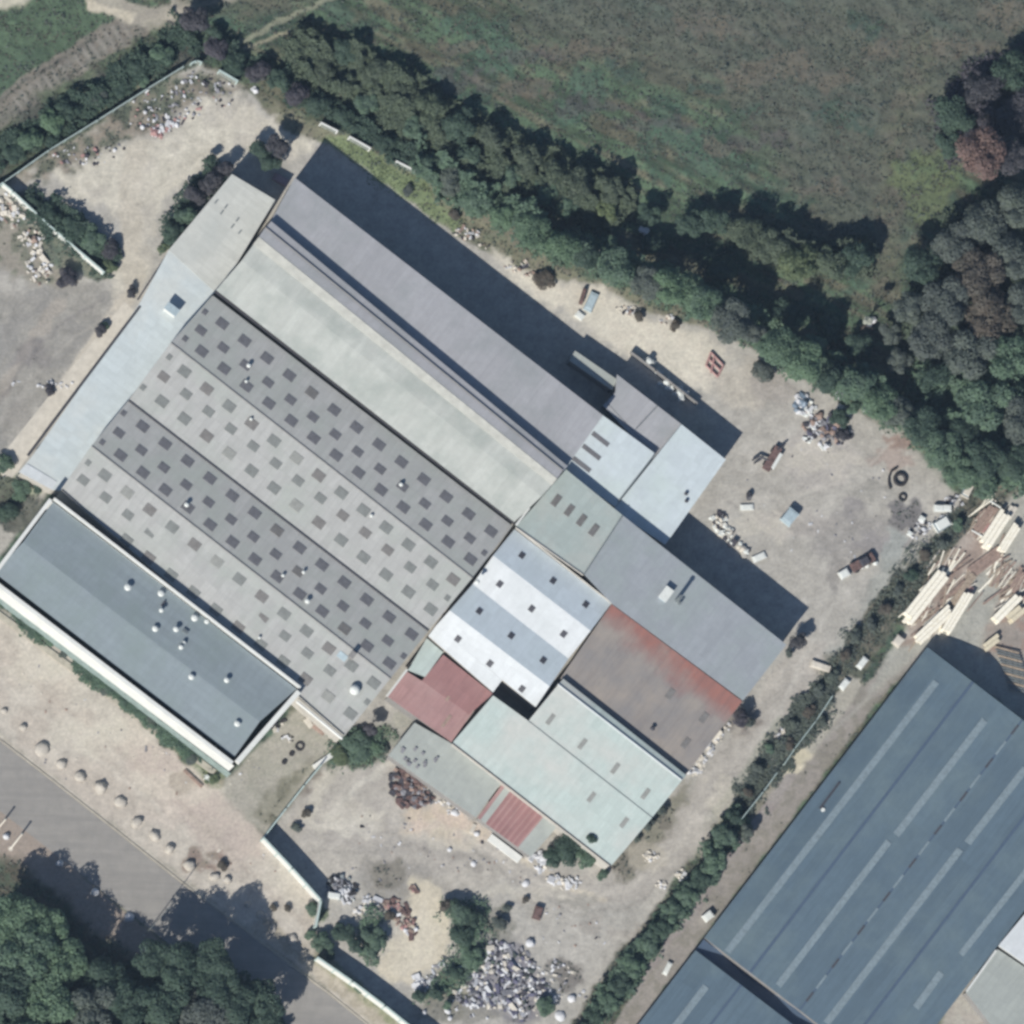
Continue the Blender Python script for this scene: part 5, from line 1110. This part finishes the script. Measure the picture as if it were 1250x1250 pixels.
block('wall_slab','small white slab left in the middle of the east yard','slab',912,619,(1,-.05),2.0,.9,.3,'white_thing')
block('pale_blue_box','pale blue box with dark end in the middle of the east yard','box',965,630,(-.8,1),2.3,1.8,1.3,'lblue_thing')
block('white_bale','white bale beside the dark machine heap','bale',1031,700,(1,-.6),1.5,1.2,.7,'white_thing')
block('white_bale','left one of the two bright white bales by the hedge end','bale',1147,620,(1,.05),1.5,1.0,.8,'white_thing')
block('white_bale','right one of the two bright white bales by the hedge end','bale',1157,620,(1,.05),1.2,1.0,.8,'white_thing')
block('tarpaulin_heap','large pale green-white tarpaulin bundle under the two white bales','tarpaulin',1151,639,(1,-.6),2.6,1.7,.9,'lblue_thing',extra='white_thing',top=.7)
block('tarpaulin_heap','pale green-white bundle at the foot of the last hedge trees','tarpaulin',1182,598,(.5,-1),2.2,1.3,.8,'lblue_thing',extra='concrete',top=.7)
block('white_bale','single bright white bag right of the dark ash patch','bag',1126,633,(1,.6),.9,.8,.6,'white_thing')
block('white_bale','tiny white bag below the ash patch','bag',1111,651,(1,.6),.7,.7,.5,'white_thing')
block('rust_crate','red-brown box standing on the lane of the south yard','box',657,1114,(-.3,1),1.9,1.2,.8,'rust')
block('white_bale','bright white block on the scrap cluster by the wall bend','block',408,1093,(1,.15),1.9,.9,1.0,'white_thing')
block('pale_crate','white crate at the white wall end on the hall corner','crate',377,882,(.6,.8),1.6,.8,.4,'concrete')
block('brown_board_pile','brown board pile in the small yard by the office corner','boards',388,888,(.8,.6),2.6,1.0,.3,'brown')
block('pale_crate','white block by the grey warehouse edge at the lower lane','block',865,1118,(1,-.8),1.5,1.2,.9,'white_thing')
block('white_bale','long white bag beside the warehouse on the lower path','bag',815,1182,(.5,-1),2.0,.8,.5,'white_thing')
block('brown_board_pile','brown boards on the verge near the office tip','boards',236,950,(.8,.75),3.6,.5,.3,'brown')
block('pale_crate','small white box at the office tip','box',254,950,(.8,.6),.9,.8,.6,'white_thing')
block('wall_slab','pink slab in the shadow between annex and hall','slab',343,219,(1,.55),2.4,1.2,.5,'pink_pale')
block('wall_slab','pale green panel lying on the sand by the hall shadow','panel',722,368,(-.45,1),3.0,1.3,.5,'lblue_thing')
block('wall_slab','dark panel edge next to the pale green panel on the sand','panel',712,361,(-.3,1),2.4,.5,.9,'rust')
block('wall_slab','small white panel below the pale green panel','panel',708,385,(1,.8),1.3,1.0,.4,'white_thing')
# red frame on the sand
t = thing('scrap_gate', 'faded red rectangular gate frame on the sand at the edge of the east yard', 'frame', P(874,446))
for a, c in (((868,430),(883,446)),((883,446),(876,460)),((876,460),(862,446)),((862,446),(868,430)),((865,438),(880,453)),((872,434),(868,455))):
    b = MB(); b.tube(P(*a,.35), P(*c,.35), .17, n=6); obj('bar', b, M['pinkish'], t)
for q in ((868,430),(883,446),(876,460),(862,446)):
    b = MB(); b.tube(P(*q,.35)-Vector((0,0,.4)), P(*q,.35), .09, n=6); obj('leg', b, M['pinkish'], t)
# tyres and rings
def tyre(x, y, R, r_, label, flat=True, mat='dark'):
    c = P(x, y, r_); t = thing('tyre', label, 'tyre', (c.x,c.y,0)); b = MB(); b.torus((c.x,c.y,r_), R, r_, 20, 8); obj('tyre_tread', b, M[mat], t, smooth=True)
    b = MB(); b.torus((c.x,c.y,r_), R-r_*.8, r_*.35, 18, 6); obj('rim', b, M['dark_metal'], t, smooth=True); return t
tyre(1099,585,.85,.26,'big black tyre ring lying in the east yard, right of the curved bar')
tyre(1102,607,.5,.17,'small grey tyre below the big tyre ring in the east yard')
tyre(366,911,.55,.15,'black tyre ring lying open on the small office yard')
for i, (x,y) in enumerate(((356,920),(347,930))): tyre(x,y,.24,.16,('upper' if i == 0 else 'lower')+' small solid black tyre in the short row by the office yard')
tyre(337,876,.35,.16,'black tyre among the scraps at the office roof corner'); tyre(331,886,.35,.16,'second black tyre among the scraps, further from the hall corner')
t = thing('curved_bar', 'curved black bar beside the big tyre in the east yard', 'bar', P(1087,585))
pp = [(1095,571),(1088,575),(1085,583),(1085,590),(1087,597)]; 
for a, c in zip(pp[:-1], pp[1:]):
    b = MB(); b.tube(P(*a,.25), P(*c,.25), .17, n=6); obj('bar_piece', b, M['dark'], t)
# dark machine with arm and pale bed (east yard)
t = thing('wrecked_trailer', 'long dark wrecked trailer with a pale bed and a crooked arm in the east yard', 'trailer', P(942,560))
b = MB(); A, B = P(935,573,.8), P(951,546,.8); A.z=B.z=.25; d=(B-A).normalized(); s=Vector((-d.y,d.x,0)); b.obox((A+B)/2, d, s, (0,0,1), (B-A).length, 1.2, .6); obj('chassis', b, M['rust'], t)
b = MB(); b.obox((A+B)/2-s*.75+Vector((0,0,.1)), d, s, (0,0,1), 2.6, .5, .6); obj('bed', b, M['white_thing'], t)
b = MB(); b.tube(P(939,562,.7), P(926,557,.7), .2, n=6); b.tube(P(926,557,.7), P(918,562,.5), .2, .15, n=6); b.tube(P(930,560,.7), P(920,566,.3), .12, n=6); obj('arm', b, M['dark_metal'], t)
b = MB(); b.tube(P(949,549,.8), P(959,541,.6), .16, n=6); obj('tow_bar', b, M['dark_metal'], t)
for q in (-.7,.7):
    for k in (-.3,.3):
        b = MB(); c = (A+B)/2+d*((B-A).length*k)+s*q; c.z=.32; b.tube(c-s*.12, c+s*.12, .33, n=12); obj('wheel', b, M['dark'], t)
t = thing('dark_jerrycan', 'small dark upright lump with shadow left of the pale blue box', 'can', P(915,605)); b = MB(); b.rock(P(914,606,0), .5, .8, .9, random.Random(5), seg=8); obj('body', b, M['dark_metal'], t); b = MB(); b.tube(P(914,606,.85), P(914,606,1.05), .15, n=8); obj('cap', b, M['dark'], t)
# car wreck pile in the south part of the east yard
t = thing('scrap_vehicle', 'stripped dark red vehicle wreck with white scraps in front in the east yard', 'vehicle wreck', P(1053,687))
A, B = P(1040,694,.7), P(1068,678,.7); A.z=B.z=.3; d=(B-A).normalized(); s=Vector((-d.y,d.x,0)); b = MB(); b.obox((A+B)/2, d, s, (0,0,1), (B-A).length, 1.4, .55, top=.9); obj('body', b, M['rust'], t)
b = MB(); b.obox((A+B)/2+d*.2+Vector((0,0,.55)), d, s, (0,0,1), 1.5, 1.2, .45, top=.75); obj('cab', b, M['dark_metal'], t)
for q in (-.72,.72):
    for k in (-.36,.38):
        b = MB(); c = (A+B)/2+d*((B-A).length*k)+s*q; c.z=.36; b.tube(c-s*.13, c+s*.13, .38, n=12); obj('wheel', b, M['dark'], t)
for i,(x,y,r_) in enumerate(((1052,692,.4),(1058,691,.4),(1068,687,.5),(1046,697,.35))):
    b = MB(); b.rock(P(x,y,0), r_, r_, .5, random.Random(i), seg=7); obj('loose_panel', b, M['white_thing' if i != 3 else 'dark'], t)
# heaps, as countless pieces joined
def heap(name, label, pieces, n, smin, smax, mats, seed, hmax=.6, kind='stuff', cat=None, flat=.6):
    """pieces: list of (x,y,rx,ry) ellipses in pixels"""
    rr = random.Random(seed); b = MB(); ar = [p[2]*p[3] for p in pieces]
    for i in range(n):
        p = rr.choices(pieces, ar)[0]; a = rr.uniform(0,6.28); q = math.sqrt(rr.random()); x = p[0]+p[2]*q*math.cos(a); y = p[1]+p[3]*q*math.sin(a)
        c = P(x,y,0); c.z = hmax*(1-q)*rr.uniform(.3,1) - .04; s = rr.uniform(smin,smax)*(1.6 if rr.random()<.08 else 1); mi = rr.choices(range(len(mats)), [m_[1] for m_ in mats])[0]
        if rr.random() < .5: b.rock(c, s*.6, s*rr.uniform(.4,.7), s*flat, rr, mi, seg=6, rings=3, jit=.25, ang=a)
        else:
            tl = rr.uniform(-.4,.4); ux = Vector((math.cos(a),math.sin(a),tl)).normalized(); uy = Vector((-math.sin(a),math.cos(a),rr.uniform(-.3,.3))).normalized(); b.obox(c, ux, uy, ux.cross(uy), s*rr.uniform(.8,1.8), s*rr.uniform(.5,.9), s*.35, mi)
    o = obj(name, b, [M[m_[0]] for m_ in mats]); tag(o, kind=kind, label=label)
    return o
heap('rubble_heap','blue-grey and white rubble heap at the bottom centre',[(610,1190,46,40),(640,1215,34,28),(590,1215,36,16),(606,1158,14,12)],480,.28,.7,[('rub_w',3.6),('rub_g',4),('rub_b',3),('rub_d',1.0),('concrete',2),('leaf_grey',1.2)],21,.5)
heap('rubble_scatter','pale stones scattered round the rubble',[(600,1200,80,46),(690,1216,26,14),(680,1190,24,18)],170,.25,.6,[('rub_w',3),('rub_g',3),('concrete',2)],22,.1)
heap('white_debris','white debris by the lone bush',[(523,1196,18,12),(515,1204,10,8),(540,1180,10,5)],60,.3,.6,[('rub_w',4),('rub_g',1)],23,.3)
heap('white_debris','white rubble round the tree beside the striped shed',[(660,1052,8,13),(648,1046,6,5),(694,1078,16,8),(676,1074,8,6)],75,.35,.8,[('rub_w',5),('concrete',1)],24,.4)
heap('stone_scatter','pale stones at the foot of the low grey shed',[(505,905+50,10,5),(552,990,12,6),(580,1016,8,5),(540,978,20,3)],34,.3,.6,[('rub_w',4),('concrete',2)],25,.2)
heap('debris_scatter','small litter over the north-west yard',[(205,130,44,24),(185,152,30,14),(262,115,30,16),(240,95,20,8),(140,178,14,6),(100,190,40,12)],190,.18,.5,[('rub_w',4),('rub_g',2),('pinkish',.8),('rub_d',2)],26,.15)
heap('red_scrap_scatter','pinkish and white litter at the sand edge',[(196,160,12,7),(206,154,8,6)],36,.35,.7,[('pinkish',4),('rub_w',2)],27,.25)
heap('rubble_scatter','pale rubble of the left yard',[(48,326,16,22),(16,262,18,14),(4,248,14,12),(40,292,18,10)],130,.3,.7,[('concrete',4),('rub_w',1.5),('brown',1)],28,.5)
heap('litter_scatter','white litter along the terrace',[(62,465,9,4),(80,470,12,5),(18,466,5,5),(60,470,20,3)],22,.2,.55,[('rub_w',4)],29,.1)
heap('scrap_cluster','grey and white machine parts by the wall bend',[(416,1082,17,14),(425,1090,14,12),(408,1076,9,8)],120,.3,.75,[('rub_w',2),('rub_g',3),('dark',4),('metal',2)],30,.7)
heap('pale_debris','pale debris in front of the machine parts',[(452,1100,11,7),(440,1116,9,9),(446,1108,6,6)],46,.35,.7,[('rub_w',4),('concrete',3)],31,.3)
heap('red_scrap_heap','rust red and dark scrap in the middle of the south yard',[(490,948,16,9),(498,962,22,12),(514,976,17,10),(500,978,18,7)],170,.4,.95,[('rust',6),('rub_d',2),('rub_g',2),('brown',1)],32,.8)
heap('red_scrap_heap','reddish scrap by the sand patch',[(490,1118,11,16),(502,1132,8,12),(478,1102,10,8),(504,1088,6,6)],70,.35,.7,[('rust',4),('brown',3),('pinkish',1.2),('rub_w',.5)],33,.3)
heap('blue_tarp_heap','bluish heap at the top of the east yard',[(980,488,9,9),(975,497,6,8)],34,.5,.9,[('blue_tarp',5),('rub_w',1)],34,.5)
heap('white_scrap_heap','white scrap beside the bluish heap',[(988,498,7,11),(996,521,7,10),(980,505,6,5),(985,535,6,6),(1008,544,8,4)],70,.35,.75,[('white_thing',4),('rub_w',3),('brown',1.5),('dark',1)],35,.5)
heap('dark_scrap_heap','dark scrap around the east yard heap',[(990,520,14,12),(1010,512,16,12),(1022,530,18,12),(1002,530,10,10)],110,.35,.8,[('rub_d',4),('rub_b',1),('brown',2),('rub_g',2)],36,.5)
heap('white_scrap_heap','white scrap by the yard edge bushes',[(1027,481,7,8),(1054,499,7,6),(1030,502,12,4)],36,.4,.8,[('rub_w',4),('rub_g',1)],37,.5)
heap('white_scrap_heap','white scrap heap at the corner of the pale blue shed',[(878,637,11,11),(886,650,8,9),(897,664,7,5),(908,672,5,4)],80,.35,.8,[('white_thing',4),('concrete',3),('rub_d',1)],38,.6)
heap('pale_debris','pale debris by the hedge end',[(1165,612,13,8),(1148,632,7,5),(1120,650,12,8),(1128,640,9,8)],80,.25,.5,[('rub_w',3),('rub_g',3),('rub_d',2)],39,.3)
heap('white_debris','white things lying along the low wall',[(790,443,6,3),(803,456,5,4),(812,468,7,4),(830,480,8,3),(820,474,6,3)],34,.5,1.0,[('white_thing',5)],40,1.6,flat=.5)
heap('sand_debris','pale stones at the sand edge behind the hall',[(632,325,16,8),(655,338,14,7),(765,378,16,6),(815,392,10,8),(570,285,16,8),(595,300,12,6)],110,.25,.6,[('concrete',4),('rub_w',2),('brown',2),('rub_d',1)],41,.25)
heap('lane_debris','pale bricks along the workshop end wall',[(876,900,5,8),(866,915,5,8),(856,930,5,8),(846,942,6,5),(888,886,4,5)],80,.3,.7,[('concrete',5),('rub_w',3)],42,.35)
heap('lane_debris','pale stones by the lane bend',[(807,1081,7,6),(831,1068,7,7),(795,1046,10,7),(820,1100,6,4)],60,.3,.6,[('concrete',4),('rub_w',2)],43,.25)
heap('hedge_debris','pale debris in the hedge foot',[(955,900,8,12),(992,864,9,8),(978,880,6,8),(940,930,8,5),(1000,838,7,6),(850,1090,5,5)],80,.25,.55,[('rub_w',3),('concrete',3),('rub_d',3)],44,.3)
heap('scrap_cluster','small scraps at the office roof corner',[(337,882,10,9),(330,888,6,6),(346,876,5,4),(352,900,8,6)],40,.25,.55,[('rub_w',2),('dark',3),('concrete',2)],45,.3)
heap('yard_litter','small litter over the south yard',[(560,1040,70,24),(620,1060,60,18),(470,1010,50,26),(470,1060,40,20),(700,1130,60,30)],110,.12,.38,[('rub_w',2),('rub_g',3),('rub_d',1),('brown',2)],46,.04)
heap('yard_litter','small litter over the east yard',[(1000,600,110,60),(1040,650,60,40),(940,650,40,30)],45,.1,.32,[('rub_w',2),('rub_g',3),('rub_d',1)],47,.04)
heap('verge_pebbles','small stones on the road verge',[(180,930,140,40),(300,1060,60,30),(60,840,50,30)],110,.1,.32,[('rub_w',2),('rub_g',2),('concrete',3),('brown',1.5)],48,.03)
heap('wood_pieces','tiny stones by the belt',[(787,282,5,3),(735,306,5,3),(1061,393,7,5),(568,183,3,3),(312,110,4,3)],16,.4,.9,[('rub_w',3)],49,4.6 if False else .4)
# individual pale stones
for i, (x,y,r_,h,lab) in enumerate(((555,992,.7,.5,'cream stone at the edge of the low grey shed'),(582,1018,.55,.5,'white stone beside the striped shed corner'),(549,1037,.5,.4,'white stone in the open south yard'),
      (578,1054,.6,.4,'white stone left of the lane strip'),(642,1078,.65,.5,'pale stone on the light strip of the south yard'),(508,1134,.5,.5,'white stone on the sand patch'),(647,1151,.8,.8,'big white stone right above the rubble heap'),
      (518,1236,.5,.5,'round white stone at the bottom, left of a pair'),(546,1234,.6,.5,'round white stone at the bottom, right of a pair'),(549,1243,.55,.5,'white stone below the bottom pair'),(677,1219,.7,.6,'oval white stone at the bottom beside the hedge'),
      (698,1219,.75,.6,'pale stone next to the oval white one'),(684,1240,1.1,.5,'flat pale slab-like stone at the bottom edge'),(223,100,.35,.4,'white stone highest in the weedy yard tip'),(177,137,.35,.4,'white stone near the north-west wall'),
      (174,155,.5,.45,'largest white stone in the weedy north-west yard'),(225,117,.4,.4,'white stone between the weeds and sand of the yard tip'),(140,183,.45,.4,'white stone alone on the dark weeds'),(312,111,.6,.6,'bright white stone on the wall line by the dark thicket'),
(1078,574,.3,.3,'small white stone left of the curved bar'),(1095,722,.3,.3,'tiny white stone by the timber stack'))):
    if r_: boulder(x,y,r_,h,lab,None,70+i,'pale_stone','rub_w')

# ------------------------------------------------------------------ air between the camera and the ground
b = MB(); b.prism([(-1200,-1200,1530),(1200,-1200,1530),(1200,1200,1530),(-1200,1200,1530)], [(-1200,-1200,-3),(1200,-1200,-3),(1200,1200,-3),(-1200,1200,-3)])
m = bpy.data.materials.new('air'); m.use_nodes = True; t = m.node_tree; t.nodes.clear()
pv_ = t.nodes.new('ShaderNodeVolumePrincipled'); pv_.inputs['Color'].default_value = (.55,.74,1,1); pv_.inputs['Density'].default_value = HAZE; pv_.inputs['Anisotropy'].default_value = 0
o_ = t.nodes.new('ShaderNodeOutputMaterial'); t.links.new(pv_.outputs[0], o_.inputs[1])
tag(obj('haze', b, m), kind='stuff')
